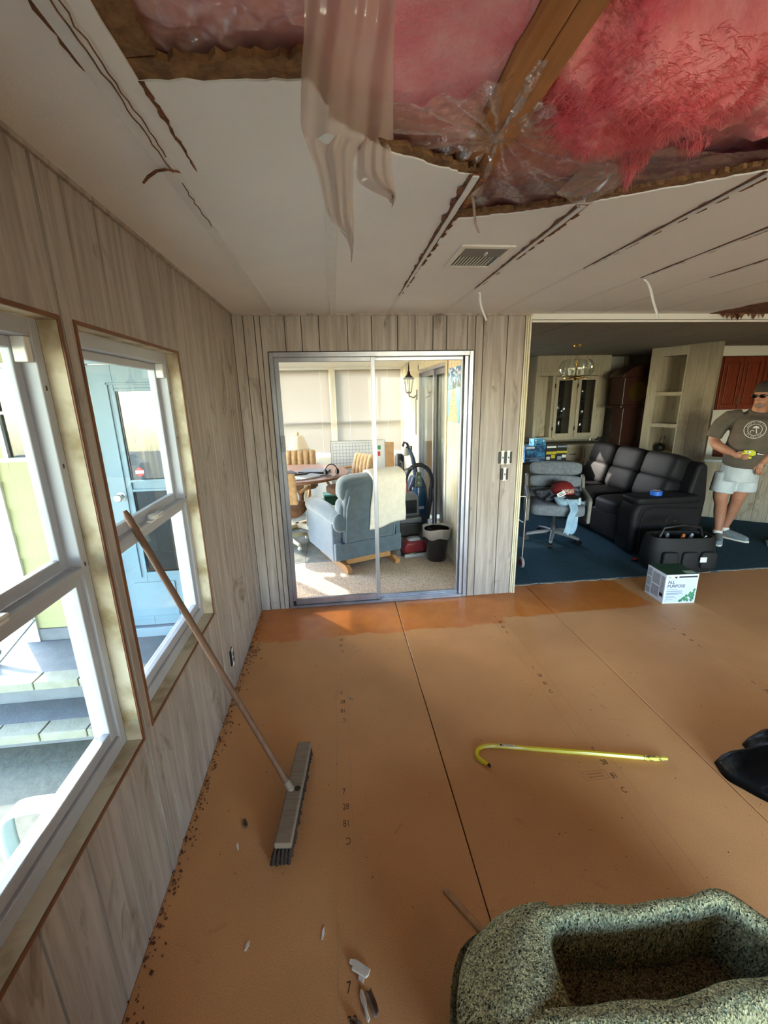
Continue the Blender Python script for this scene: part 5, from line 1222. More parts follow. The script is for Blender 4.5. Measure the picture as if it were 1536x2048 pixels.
ribbon('hanging_strip', 'longer white torn strip dangling in front of the white beam', [(2.345, -0.95, 2.2585), (2.385, -0.925, 2.252), (2.42, -0.91, 2.22), (2.450, -0.90, 2.17), (2.475, -0.90, 2.12), (2.495, -0.90, 2.078)], 0.014, M_BATTEN)
ribbon('hanging_strip', 'thin brown strip peeling sideways from the batten nearest the window wall', [(0.31, -1.93, 2.2545), (0.285, -1.95, 2.2500), (0.262, -1.955, 2.244), (0.235, -1.94, 2.238), (0.212, -1.915, 2.234)], 0.006, M_FIBDK, 0.4, 0.9)
ribbon('hanging_strip', 'small grey scrap of plastic dangling at the corner of the ceiling hole', [(1.118, -1.84, 2.262), (1.128, -1.83, 2.24), (1.140, -1.80, 2.225), (1.15, -1.78, 2.205), (1.165, -1.77, 2.185)], 0.010, M_MILK, 0.7, 0.7)

# insulation
def wool(x0, x1, y0, y1, zf, nx, ny, seed, amp):
    mb = MB()
    def fn(u, v):
        x = x0+(x1-x0)*u; y = y0+(y1-y0)*v; z = zf(x, y)
        q = noise.fractal(Vector((x*5, y*5, seed)), 0.8, 2.0, 5)
        r_q = noise.noise(Vector((x*22, y*22, seed+4)))
        return (x, y, z-amp*q-amp*0.25*r_q)
    mb.grid(fn, nx, ny); return mb
il = thing('insulation_batt', 'flat pink insulation batt above the plastic, on the window side of the rafter', 'insulation', (0, 0, 0))
obj('wool', wool(0.012, 1.044, -4.4, -0.3, lambda x, y: H+0.042, 70, 160, 2.0, 0.010), M_PINK, il, smooth=180)
ir = thing('insulation_batt', 'torn pink insulation batt sagging out of the hole on the far side of the rafter', 'insulation', (0, 0, 0))
def zr(x, y):
    z = H+0.09
    z += 0.42/(1+math.exp(-(-2.372-0.02*math.sin(x*9)-y)/0.012))/(1+math.exp(-(x-1.38)/0.02))
    d = math.hypot((x-1.36)/0.20, (y+2.20)/0.16); z -= 0.10*math.exp(-d**3)
    d = math.hypot((x-1.72)/0.24, (y+2.22)/0.12); z -= 0.045*math.exp(-d**2.5)
    return z
obj('wool', wool(1.149, 2.9, -4.4, -0.3, zr, 180, 330, 9.0, 0.04), M_PINKD, ir, smooth=180)
tf = MB(); rt_ = random.Random(21)
def strand(p, d, l, w):
    p = Vector(p); d = Vector(d); t = Vector((rt_.uniform(-1, 1), rt_.uniform(-1, 1), 0)).normalized(); pts = [p]
    for k in range(4):
        p = p+d*(l/4); d = (d+Vector((rt_.uniform(-.35, .35), rt_.uniform(-.35, .35), -0.16))).normalized(); pts.append(p)
    vs = []
    for i, q in enumerate(pts):
        ww = w*(1-i/4.2); vs += [tuple(q-t*ww), tuple(q+t*ww)]
    tf.add(vs, [(2*i, 2*i+1, 2*i+3, 2*i+2) for i in range(4)])
def wool_z(x, y): return zr(x, y)-0.04*noise.fractal(Vector((x*5, y*5, 9.0)), 0.8, 2.0, 5)-0.010*noise.noise(Vector((x*22, y*22, 13.0)))
for k in range(16000):
    x = rt_.uniform(1.15, 1.98); y = rt_.uniform(-2.45, -1.98)
    dd = math.hypot((x-1.40)/0.24, (y+2.19)/0.2)
    if dd > 1.0: continue
    if y < -2.35 and x > 1.3: continue
    a = rt_.uniform(0, 6.28); strand((x, y, wool_z(x, y)+0.004), (math.cos(a), math.sin(a), -0.35), rt_.uniform(0.015, 0.05), 0.0021)
for (cx, cy, l, w, n) in ((1.50, -2.02, .085, .045, 420), (1.535, -1.95, .085, .02, 160), (1.32, -2.06, .05, .03, 120), (1.44, -2.0, .06, .014, 60), (1.36, -2.04, .06, .010, 40), (1.62, -2.08, .045, .04, 160)):
    for k in range(n):
        a = rt_.uniform(0, 6.28); r_t = w*math.sqrt(rt_.random()); x, y = cx+r_t*math.cos(a), cy+r_t*math.sin(a)
        strand((x, y, min(wool_z(x, y), H+0.03)), (-.3*math.cos(a)*r_t/w, -.3*math.sin(a)*r_t/w, -1), l*(1-0.7*r_t/w)*rt_.uniform(.6, 1.1), 0.0016)
obj('loose_strands', tf, M_FIB, ir, kind='stuff')

# clear plastic vapour barrier
def film(name, lbl, x0, x1, y0, y1, zf, nx, ny, m_, fold):
    mb = MB()
    def fn(u, v):
        x = x0(v) + (x1(v)-x0(v))*u; y = y0(u)+(y1(u)-y0(u))*v
        return (x, y, zf(x, y)+fold(x, y, u, v))
    mb.grid(fn, nx, ny); o = obj(name, mb, m_, None, smooth=180); tag(o, lbl, 'plastic sheet'); return o
def crinkle(x, y, seed, sx, sy, amp):
    q = noise.fractal(Vector((x*sx, y*sy, seed)), 0.7, 2.1, 4); return amp*abs(q)*1.0-amp*0.4
film('plastic_film', 'clear crinkled plastic film under the pink batt at the window side of the ceiling hole', lambda v: 0.36, lambda v: 0.69, lambda u: -2.75, lambda u: -2.235+0.03*u, lambda x, y: H+0.022, 60, 80, M_FILMLIT,
     lambda x, y, u, v: crinkle(x, y, 1.0, 9, 14, 0.014))
def rad(x, y, seed):
    dx, dy = x-1.10, y+2.09; r = math.hypot(dx, dy)+1e-4; th = math.atan2(dy, dx)
    return 0.011*math.sin(th*17+2.0*noise.noise(Vector((x*8, y*8, seed))))*min(1, r/0.06)*math.exp(-r*2.2)
film('plastic_film', 'shiny stretched plastic film stapled to the rafter, left of the staple', lambda v: 0.69, lambda v: 1.10+0.02*v, lambda u: -2.215+0.03*math.sin(u*5)-0.10*max(0, u-0.75)*4*(u > 0.75), lambda u: -2.03+0.10*u, lambda x, y: H+0.021+0.002*math.sin(x*9), 90, 70, M_FILM,
     lambda x, y, u, v: rad(x, y, 3.0)+crinkle(x, y, 4.0, 5, 22, 0.014))
film('plastic_film', 'shiny stretched plastic film on the far side of the rafter, below the sagging pink tufts', lambda v: 1.10+0.01*v, lambda v: 2.25, lambda u: -2.25+0.20*math.sin(min(1, u*1.1)*3.14)*0.9+0.0*u, lambda u: -1.60-0.42*max(0, u-0.25), lambda x, y: H+0.020+0.004*math.sin(x*7), 150, 90, M_FILM,
     lambda x, y, u, v: rad(x, y, 5.0)+crinkle(x, y, 6.0, 6, 16, 0.013))
obj_f = MB(); obj_f.grid(lambda u, v: (1.40+u*0.14-0.05*v+0.05*v*u, -2.03+v*0.13+0.01*math.sin(u*7), H+0.012-0.055*v*math.sin(math.pi*min(1, u*0.9+0.1))+0.008*math.sin(u*13+v*5)), 24, 20)
o = obj('plastic_film', obj_f, M_FILM, None, smooth=180); tag(o, 'loose clear plastic flap hanging below the pink tufts', 'plastic sheet')
# milky sheet hanging from the hole
HS = [(0.668, 0.800, 2.30, -2.52), (0.664, 0.799, 2.259, -2.46), (0.660, 0.798, 2.222, -2.45), (0.654, 0.796, 2.18, -2.45), (0.648, 0.795, 2.11, -2.45), (0.652, 0.795, 2.083, -2.45)]
hs = thing('plastic_sheet', 'long milky plastic sheet with a ragged pointed end hanging down from the ceiling hole', 'plastic sheet', (0, 0, 0))
S = spline([(a, b_, c) for a, b_, c, d in HS], 8); SYv = spline([(d, 0, 0) for a, b_, c, d in HS], 8)
mb = MB(); nu = 44
vs = [(S[j].x+(S[j].y-S[j].x)*i/nu, SYv[j].x+0.010*math.sin(i/nu*9+j*0.06)+0.006*math.sin(i/nu*23+j*.12), S[j].z) for j in range(len(S)) for i in range(nu+1)]
mb.add(vs, [(j*(nu+1)+i, j*(nu+1)+i+1, (j+1)*(nu+1)+i+1, (j+1)*(nu+1)+i) for j in range(len(S)-1) for i in range(nu)])
obj('sheet', mb, M_MILK, hs, smooth=180)
def tail(rows, yo, k1, nm):
    S = spline([(a, b_, c) for a, b_, c in rows], 9); mb = MB(); nu = 26; rr_ = random.Random(4)
    vs = [(S[j].x+(S[j].y-S[j].x)*i/nu, -2.45+yo+0.010*math.sin(i/nu*9*k1+len(S)*.06)+0.007*math.sin(i/nu*20+j*.05), S[j].z+(rr_.uniform(-.004, .004) if j > len(S)-6 else 0)) for j in range(len(S)) for i in range(nu+1)]
    mb.add(vs, [(j*(nu+1)+i, j*(nu+1)+i+1, (j+1)*(nu+1)+i+1, (j+1)*(nu+1)+i) for j in range(len(S)-1) for i in range(nu)])
    obj(nm, mb, M_MILK, hs, smooth=180)
tail([(0.652, 0.745, 2.083), (0.657, 0.732, 2.066), (0.668, 0.729, 2.04), (0.678, 0.727, 2.0), (0.684, 0.727, 1.977), (0.693, 0.7265, 1.962), (0.702, 0.7265, 1.953), (0.711, 0.7265, 1.944), (0.7185, 0.7245, 1.928), (0.7195, 0.7205, 1.909)], 0.0, 1.0, 'front_tail')
tail([(0.738, 0.795, 2.085), (0.735, 0.795, 2.06), (0.737, 0.799, 2.035), (0.757, 0.801, 2.022), (0.785, 0.801, 2.011), (0.793, 0.795, 2.002)], 0.008, 0.6, 'rear_tail')

# white plastic garden chair outside
M_RESIN = mat('white resin', '#b9c9cb', rough=0.35)
pc = thing('garden_chair', 'white moulded plastic armchair outside below the near window', 'chair', (-0.50, -2.03, -0.56), R_(-90))
obj('seat', MB().grid(lambda u, v: ((u-.5)*0.46, -0.23+v*0.46, 0.41+0.015*math.cos((u-.5)*5)-0.02*v), 12, 10), M_RESIN, pc, solid=0.012, smooth=180)
obj('backrest', MB().grid(lambda u, v: ((u-.5)*(0.48-0.06*v), 0.23+0.10*v-0.05*math.cos((u-.5)*3), 0.40+0.44*v-0.05*v*(2*u-1)**2), 16, 12), M_RESIN, pc, solid=0.012, smooth=180)
for s_ in (-1, 1):
    x = s_*0.27
    arm = MB()
    def ap(u, v, x=x):
        pts = spline([(0.27, 0.62), (0.10, 0.66), (-0.14, 0.665), (-0.22, 0.63), (-0.245, 0.55), (-0.25, 0.40)], 6); i = int(u*(len(pts)-1)); p = pts[i]; t = pts[min(i+1, len(pts)-1)]-pts[max(0, i-1)]
        return (x+(v-.5)*0.075, p.x, p.y+0.006*math.cos((v-.5)*3))
    arm.grid(ap, 30, 4); obj('armrest', arm, M_RESIN, pc, solid=0.014, smooth=180)
    for y in (-0.24, 0.25): obj('leg', MB().tube([(x, y, 0.42), (x*1.04, y*1.1, 0.0)], [0.032, 0.022], 8), M_RESIN, pc, smooth=60)
# ================================================================ SUNROOM THINGS
rc = thing('recliner', 'powder blue velvet rocker recliner turned away from the glass door', 'armchair', (0.845, 1.11, 0.004), R_(22))
# local: faces +y, back at -y
for s_ in (-1, 1):
    x0, x1 = (0.245, 0.385) if s_ > 0 else (-0.385, -0.245)
    q = MB().prism([(-0.30, 0.10), (0.46, 0.10), (0.48, 0.14), (0.48, 0.50), (0.42, 0.53), (-0.30, 0.53)], x0, x1, 'x')
    a_ = obj('armrest', q, M_BLUEV, rc, bevel=0.025, seg=3, smooth=50)
    xm = (x0+x1)/2
    obj('arm_roll', MB().tube([(xm, -0.33, 0.535), (xm, -0.28, 0.545), (xm, 0.10, 0.555), (xm, 0.42, 0.55), (xm, 0.50, 0.53)], [0.07, 0.083, 0.085, 0.088, 0.075], 18), M_BLUEV, a_, smooth=60)
    obj('rear_scroll', MB().ball((xm-s_*0.01, -0.335, 0.515), (0.085, 0.045, 0.095), 18, 12, 0.8), M_BLUEV, a_, smooth=180)
obj('seat', pad(-0.26, 0.26, -0.28, 0.50, 0.30, 0.50, 0.35), M_BLUEV, rc, smooth=180)
obj('base_panel', MB().box(-0.375, 0.375, -0.335, 0.42, 0.115, 0.30), M_BLUEV, rc, bevel=0.015)
bk = MB()
bk.M = Matrix.Translation((0, -0.30, 0.29)) @ Matrix.Rotation(R_(12), 4, 'X')
bk.prism([(-0.29, 0.0), (0.29, 0.0), (0.30, 0.42), (0.285, 0.57), (0.22, 0.655), (0.0, 0.675), (-0.22, 0.655), (-0.285, 0.57), (-0.30, 0.42)], -0.045, 0.06, 'y')
obj('backrest', bk, M_BLUEV, rc, bevel=0.04, seg=4, smooth=50)
bk2 = MB(); bk2.M = bk.M
for zz, hh in ((0.14, .12), (0.345, .12), (0.55, .13)): bk2.ball((0, 0.07, zz), (0.335, 0.10, hh), 30, 14, 0.5)
obj('back_cushion', bk2, M_BLUEV, rc, smooth=180)
sm = MB(); sm.M = bk.M
sm.tube([(-0.27, -0.048, 0.02), (-0.275, -0.048, 0.40), (-0.255, -0.05, 0.52)], 0.006, 6).tube([(0.27, -0.048, 0.02), (0.275, -0.048, 0.40), (0.255, -0.05, 0.52)], 0.006, 6)
obj('seam', sm, mat('seam shade velvet', '#6f8a9a'), rc)
obj('gap', MB().box(-0.30, 0.30, -0.338, -0.33, 0.292, 0.302).box(-0.306, -0.298, -0.338, -0.33, 0.295, 0.43).box(0.298, 0.306, -0.338, -0.33, 0.295, 0.43), M_NAVY, rc)
for s_ in (-1, 1):
    q = MB().prism([(-0.42, 0.0), (0.36, 0.0), (0.36, 0.03), (0.05, 0.05), (-0.36, 0.075), (-0.43, 0.045)], s_*0.27-0.025, s_*0.27+0.025, 'x'); obj('rocker_base', q, M_OAK, rc, bevel=0.006)
obj('rocker_base', MB().box(-0.245, 0.245, -0.32, -0.26, 0.06, 0.115), M_OAK, rc, bevel=0.005)
# towel over the back
tw = MB()
def tfn(u, v):
    x = -0.03+u*0.36; s = v*1.05
    if s < 0.52: y, z = -0.062-0.012*math.sin(u*6), 0.14+s      # hanging down outside
    elif s < 0.72: a = (s-0.52)/0.2*math.pi; y, z = 0.045-0.11*math.cos(a), 0.66+0.05*math.sin(a)
    else: y, z = 0.165, 0.66-(s-0.72)
    if s < 0.5: x += 0.05*(1-s/0.5)*(u-0.5)+0.05*(0.5-s); z += 0.05*u*(1-s/0.5)
    return (x+0.004*math.sin(v*20), y-0.006*math.sin(u*8+v*3), z)
tw.M = bk.M; tw.grid(tfn, 26, 44)
tw.v = [tuple(rc.matrix_basis @ Vector(p)) for p in tw.v]
o = obj('towel', tw, M_TOWEL, None, smooth=180, solid=0.022); tag(o, 'thick white towel draped over the back of the blue recliner', 'towel')

# round table, chairs, lamp
rtb = thing('round_table', 'round walnut table on a pale wooden pedestal covered with papers', 'table', (0.10, 2.36, 0.002))
obj('table_top', MB().lathe([(0, .705), (0.69, .705), (0.735, .72), (0.735, .735), (0.72, .745), (0, .745)], 48), M_TABLE, rtb, smooth=30)
for sx_, sy_ in ((-1, -1), (1, -1), (1, 1), (-1, 1)):
    obj('post', MB().box(sx_*0.17-0.03, sx_*0.17+0.03, sy_*0.17-0.03, sy_*0.17+0.03, 0.05, 0.705), M_BEIGEW, rtb, bevel=0.005)
for a in (45, 135):
    q = MB(); q.M = Matrix.Rotation(R_(a), 4, 'Z'); q.box(-0.46, 0.46, -0.035, 0.035, 0.0, 0.055); obj('foot', q, M_BEIGEW, rtb, bevel=0.008)
tz = 0.749
def on_table(name, lbl, cat, dx, dy, z, rz): return thing(name, lbl, cat, (0.10+dx, 2.36+dy, tz+z), rz)
o = on_table('paper_stack', 'white papers spread on the near edge of the round table', 'papers', 0.16, -0.42, 0, 0.25)
for k in range(4): obj('sheet', MB().box(-.20+k*.05, .08+k*.05, -.12, .10, .0005+k*.004, .0035+k*.004), M_PAPER if k % 2 == 0 else mat('grey sheet', '#9d9d9c'), o, rot=(0, 0, 0.18*k))
o = on_table('laptop', 'closed dark laptop beneath the cable on the round table', 'laptop', 0.28, -0.05, 0, -0.2)
obj('body', MB().box(-.19, .19, -.13, .13, 0, .022), M_BLACK, o, bevel=0.006); obj('lid', MB().box(-.187, .187, -.127, .127, .0222, .028), M_GREYP, o, bevel=0.003)
o = on_table('remote_control', 'black remote lying on the papers', 'remote', 0.12, -0.30, 0.017, 0.5); obj('body', MB().box(-.09, .09, -.022, .022, 0, .018), M_BLACK, o, bevel=0.005); obj('button', MB().box(-.06, .06, -.010, .010, .018, .0195), M_GREYP, o)
o = on_table('headphones', 'black headphones with an upright band on the round table', 'headphones', 0.50, -0.28, 0.0, 0.4)
obj('band', MB().tube([(0.085*math.cos(a), 0, 0.035+0.10*math.sin(a)) for a in [R_(-10+i*20) for i in range(11)]], 0.007, 8), M_BLACK, o, smooth=60)
for s_ in (-1, 1): obj('ear_cup', MB().lathe([(0, -.015), (.035, -.015), (.038, 0), (.033, .015), (0, .015)], 16), M_BLACK, o, loc=(s_*.078, 0, 0.038), rot=(0, R_(90), 0), smooth=40)
o = on_table('charger_cable', 'thin black cable looping over the edge of the round table', 'cable', 0.40, -0.40, 0.004, 0)
obj('cord', MB().tube([Vector(p) for p in spline([(-.1, .1, 0), (-.02, .06, 0), (.06, .12, 0), (.10, .03, 0), (.03, -.02, 0), (.08, -.08, 0), (.14, -.02, 0), (.16, .08, 0)], 6)], 0.003, 5), M_BLACK, o, smooth=60)
o = on_table('notebook', 'dark notebook under the white papers', 'notebook', -0.12, -0.10, 0, 0.4); obj('cover', MB().box(-.15, .15, -.11, .11, 0, .02), M_INK, o, bevel=0.002); obj('page_block', MB().box(-.147, .152, -.108, .108, .003, .017), M_PAPER, o)

def tufted(lbl, loc, rz, tilt=10):
    c = thing('tufted_chair', lbl, 'chair', loc, rz, 'tufted dining chairs')
    W = 0.24; pitch = 2*W/5
    def bf(u, v):
        x = -W+u*2*W; rib = abs(math.sin(math.pi*5*u)); z = v*0.36; y = -0.045*rib**0.5*(math.sin(math.pi*min(1, max(0, v)))**0.4)
        return (x*(1-0.06*v), y, z)
    q = MB(); q.M = Matrix.Translation((0, 0.235, 0.56)) @ Matrix.Rotation(R_(-tilt), 4, 'X'); q.grid(bf, 50, 14); obj('backrest', q, M_TAN, c, smooth=180)
    q = MB(); q.M = Matrix.Translation((0, 0.235, 0.56)) @ Matrix.Rotation(R_(-tilt), 4, 'X'); q.box(-W, W, 0.0, 0.045, 0, 0.36); obj('back_shell', q, M_TAN, c, bevel=0.02, seg=3)
    obj('seat', pad(-0.25, 0.25, -0.25, 0.25, 0.38, 0.50, 0.4), M_BRNSEAT, c, smooth=180)
    for s_ in (-1, 1):
        obj('armrest', MB().tube([(s_*0.27, 0.24, 0.70), (s_*0.28, 0.0, 0.68), (s_*0.28, -0.2, 0.66), (s_*0.27, -0.23, 0.60), (s_*0.25, -0.1, 0.42)], 0.018, 10), M_OAK, c, smooth=60)
    obj('column', MB().lathe([(0, .08), (.04, .08), (.035, .25), (.09, .38), (0, .38)], 14), M_BRNSEAT, c, smooth=40)
    for k in range(4):
        a = R_(45+90*k); l = obj('leg', MB().tube([(0, 0, .10), (.16*math.cos(a), .16*math.sin(a), .09), (.29*math.cos(a), .29*math.sin(a), .065)], [.035, .028, .02], 8, sq=.8), M_BEIGEW, c, smooth=50)
        obj('caster', MB().ball((.29*math.cos(a), .29*math.sin(a), .026), .025, 10, 8), M_OFFW, l, smooth=180)
    return c
t0 = tufted('tan tufted chair on the window side of the round table in front of the lamp', (0.11, 3.15, 0.002), R_(0))
dup(t0, (0.80, 2.62, 0.002), R_(-62), 'tan tufted chair between the round table and the grid board')
dup(t0, (0.03, 1.62, 0.002), R_(172), 'tufted chair nearest the glass door, its brown seat half hidden by the door edge')
ls = thing('side_table', 'small pale side table under the teal lamp', 'table', (0.07, 3.76, 0.0))
obj('table_top', MB().lathe([(0, .60), (.2, .60), (.2, .625), (0, .625)], 24), M_BEIGEW, ls, smooth=30); obj('column', MB().lathe([(0, 0), (.16, 0), (.16, .02), (.03, .05), (.03, .60), (0, .60)], 16), M_BEIGEW, ls, smooth=40)
lp = thing('table_lamp', 'table lamp with a teal shell base and a cream pleated shade', 'lamp', (0.07, 3.76, 0.626))
obj('base', MB().lathe([(0, 0), (.10, 0), (.13, .05), (.135, .12), (.11, .18), (.05, .23), (0, .23)], 24, sy=.55), M_TEAL, lp, smooth=60)
obj('stem', MB().lathe([(0, .23), (.008, .23), (.008, .50), (.016, .52), (.012, .545), (0, .55)], 10), M_BRASS, lp, smooth=50)
ls_ = MB(); n = 12
def lsf(u, v):
    a = u*2*math.pi; r = 0.185-0.10*v**0.85; r *= 1-0.03*abs(math.sin(a*4)); return (r*math.cos(a), r*math.sin(a), 0.27+0.225*v)
ls_.grid(lsf, 64, 8); obj('lamp_shade', ls_, M_SHADE, lp, smooth=180, solid=0.002)

# grid board and cardboard behind the recliner
def gridboard():
    w = thing('grid_board', 'white wipe board with a blue-grey grid leaning below the sunroom blind', 'board', (1.02, 3.36, 0.0), 0)
    T = Matrix.Rotation(R_(-10), 4, 'X')
    def bb(x0, x1, y0, y1, z0, z1):
        q = MB(); q.M = T; q.box(x0, x1, y0, y1, z0, z1); return q
    obj('board', bb(-.43, .43, 0, .012, 0, 1.04), M_PAPER, w)
    obj('frame', MB(), M_ALU, w) if False else None
    q = MB(); q.M = T
    for k in range(13): q.box(-.40+k*.052, -.395+k*.052, -.0012, 0, .12, 1.005)
    for k in range(18): q.box(-.40, -.395+.052*12, -.0012, 0, .12+k*.052, .125+k*.052)
    obj('grid_print', q, M_INKG, w)
    obj('edge', (lambda q: (setattr(q, 'M', T), q.box(-.435, -.43, -.004, .014, 0, 1.04).box(.43, .435, -.004, .014, 0, 1.04).box(-.435, .435, -.004, .014, 1.04, 1.046))[1])(MB()), M_GREYP, w)
    obj('green_note', bb(.315, .365, -.002, -.0005, .89, .955), M_GRN, w); obj('red_note', bb(.315, .355, -.002, -.0005, .79, .86), mat('red note', '#c03a40'), w)
gridboard()
cdb = thing('cardboard_sheet', 'flat cardboard sheet leaning behind the grid board', 'cardboard', (1.42, 3.62, 0.0), R_(-12))
q = MB(); q.M = Matrix.Rotation(R_(-8), 4, 'X'); q.box(-.22, .18, 0, .03, 0.0, 0.98); obj('sheet', q, M_CARD, cdb, bevel=0.003); q = MB(); q.M = Matrix.Rotation(R_(-8), 4, 'X'); q.box(-.02, -.016, -.001, 0, 0.02, .96); obj('fold_line', q, M_LITEW, cdb)
o = thing('storage_bin', 'dark green storage bin on the slate floor between the round table and the grid board', 'bin', (0.60, 3.20, 0.002), 0.1)
obj('body', MB().box(-.15, .15, -.10, .10, 0, .24), M_DKGRN, o, bevel=0.015); obj('lid', MB().box(-.16, .16, -.11, .11, .24, .265), M_TEAL, o, bevel=0.008)

# vacuum cleaners
v1 = thing('carpet_cleaner', 'upright carpet cleaner with grey tank and dark red nozzle beside the recliner', 'vacuum', (1.45, 1.27, 0.004), R_(8)); v1.scale = (.86, .86, .95)
obj('foot', MB().prism([(-.16, 0.02), (.16, 0.02), (.16, .10), (.12, .17), (-.12, .17), (-.16, .10)], -.30, -.06, 'y'), M_RED, v1, bevel=0.03, seg=3, smooth=50)
obj('nozzle', MB().prism([(-.33, 0.0), (-.10, 0.0), (-.12, .09), (-.2, .11), (-.32, .03)], -.15, .15, 'x'), M_SMOKE, v1, bevel=0.01)
obj('nozzle_bar', MB().box(-.16, .16, -.345, -.31, 0, .035), mat('pale grey plastic', '#a9a6a2', rough=0.4), v1, bevel=0.008)
obj('front_cap', MB().ball((0, -.2, .15), (.09, .07, .05), 16, 10, .6), mat('silver plastic', '#a3a3a6', rough=0.3), v1, smooth=180)
obj('lower_tank', MB().box(-.15, .15, -.08, .12, .16, .34), M_BLACK, v1, bevel=0.03, seg=3)
obj('tank_cap', MB().box(-.15, .15, -.11, .10, .335, .40), M_GREYP, v1, bevel=0.02)
obj('upper_tank', MB().prism([(-.145, .40), (.145, .40), (.13, .62), (.09, .68), (-.09, .68), (-.13, .62)], -.04, .12, 'y'), M_GREYP, v1, bevel=0.025, seg=3, smooth=50)
obj('front_window', MB().box(-.10, .10, -.05, -.035, .44, .60), M_SMOKE, v1, bevel=0.008)
obj('handle_stem', MB().tube([(0, .06, .66), (-.02, .10, .82), (-.04, .13, .95)], [.028, .022, .018], 10), M_RED, v1, smooth=60)
obj('grip', MB().tube([(-.04, .13, .93), (-.06, .14, 1.02), (-.07, .12, 1.05), (-.06, .06, 1.03), (-.045, .08, .93)], .013, 10), M_BLACK, v1, smooth=60)
obj('cord_hook', MB().tube([(-.03, .11, .93), (.06, .12, .96), (.10, .12, .95)], .009, 8), M_GREYP, v1, smooth=60)
for s_ in (-1, 1): obj('wheel', MB().tube([(s_*.17, .10, .09), (s_*.20, .10, .09)], .09, 20), M_GREYP, v1, smooth=40)
v2 = thing('upright_vacuum', 'navy blue upright vacuum with a coiled black hose by the side door', 'vacuum', (1.64, 1.80, 0.004), R_(4))
obj('foot', MB().box(-.17, .17, -.28, .06, .01, .13), M_NAVY, v2, bevel=0.04, seg=3, smooth=50)
obj('body', MB().prism([(-.13, .12), (.13, .12), (.135, .42), (.11, .62), (.06, .74), (-.06, .74), (-.11, .62), (-.135, .42)], -.09, .10, 'y'), M_NAVY, v2, bevel=0.03, seg=3, smooth=50)
obj('dirt_cup', MB().lathe([(0, .3), (.09, .3), (.1, .5), (.08, .62), (0, .63)], 18, (0, -.07, 0)), mat('blue cup', '#1d4670', rough=0.15), v2, smooth=50)
obj('badge', MB().box(-.05, .05, -.175, -.165, .36, .39), M_INKG, v2)
obj('control_panel', MB().prism([(-.045, .62), (.045, .62), (.03, .80), (-.03, .80)], -.115, -.09, 'y'), mat('olive panel', '#5a6a52', rough=0.4), v2, bevel=0.008)
for z in (.67, .74): obj('dial', MB().lathe([(0, 0), (.016, 0), (.016, .008), (0, .008)], 14), M_INKG, v2, loc=(0, -.115, z), rot=(R_(90), 0, 0))
obj('handle_stem', MB().tube([(0, .02, .74), (-.03, .05, .95), (-.07, .06, 1.06)], [.032, .024, .02], 10), M_NAVY, v2, smooth=60)
obj('grip', MB().tube([(-.07, .06, 1.05), (-.10, .06, 1.13), (-.14, .05, 1.15), (-.16, .04, 1.10)], .016, 10), M_BLACK, v2, smooth=60)
hp = []
for k in range(25):
    a = R_(205-k*9.5); hp.append((0.005+0.165*math.cos(a), -.10+0.02*math.sin(k*.3), .66+0.23*math.sin(a)))
obj('hose', MB().tube(hp+[(0.16, -.08, .45), (.13, -.06, .2)], [0.024+0.003*(k % 2) for k in range(27)], 10), M_BLACK, v2, smooth=30)
v3 = thing('stick_vacuum', 'black and silver stick vacuum standing behind the navy one', 'vacuum', (1.52, 2.25, 0.004), R_(5))
obj('foot', MB().box(-.13, .13, -.2, .04, 0.0, .07), M_BLACK, v3, bevel=0.02); obj('tube', MB().tube([(0, 0, .06), (0, .02, .72)], .02, 10), M_STEEL, v3, smooth=40)
obj('dust_bin', MB().lathe([(0, .70), (.055, .70), (.06, .76), (.06, .92), (.045, .96), (0, .96)], 18, (-.02, 0, 0)), M_BLACK, v3, smooth=40); obj('clear_cup', MB().lathe([(0, .60), (.05, .60), (.055, .70), (0, .70)], 18, (-.02, -.01, 0)), M_CHROME, v3, smooth=40)
obj('head', MB().ball((0.06, -.02, .98), (.055, .05, .05), 16, 10, .7), M_OFFW, v3, smooth=180); obj('grip', MB().tube([(.05, 0, 1.0), (.10, 0, 1.06), (.14, 0, 1.05), (.14, 0, .93)], .014, 8), M_BLACK, v3, smooth=60)
bn = thing('trash_can', 'black tapered trash can with a clear liner folded over its rim', 'trash can', (1.685, 0.885, 0.004))
obj('body', MB().lathe([(0, 0), (.098, 0), (.105, .01), (.132, .335), (.135, .34), (.128, .34), (.10, .03), (0, .03)], 32), M_BLACKG, bn, smooth=40)
lm = MB()
def lf_(u, v):
    a = u*2*math.pi; w_ = 0.008*math.sin(a*9+v*3)+0.006*math.sin(a*17)
    if v < .5: t = v/.5; r = .147+.004*t+w_*t*.5; z = .36-.10*(1-t)-.012*math.sin(a*5)*(1-t); 
    else: t = (v-.5)/.5; r = .151-.05*t+w_*(1-t)*.5; z = .36-.14*t+.012*math.sin(a*3)*(1-t)
    return (r*math.cos(a), r*math.sin(a), z)
lm.grid(lf_, 72, 16); obj('bin_liner', lm, M_LINERBAG, bn, smooth=180)

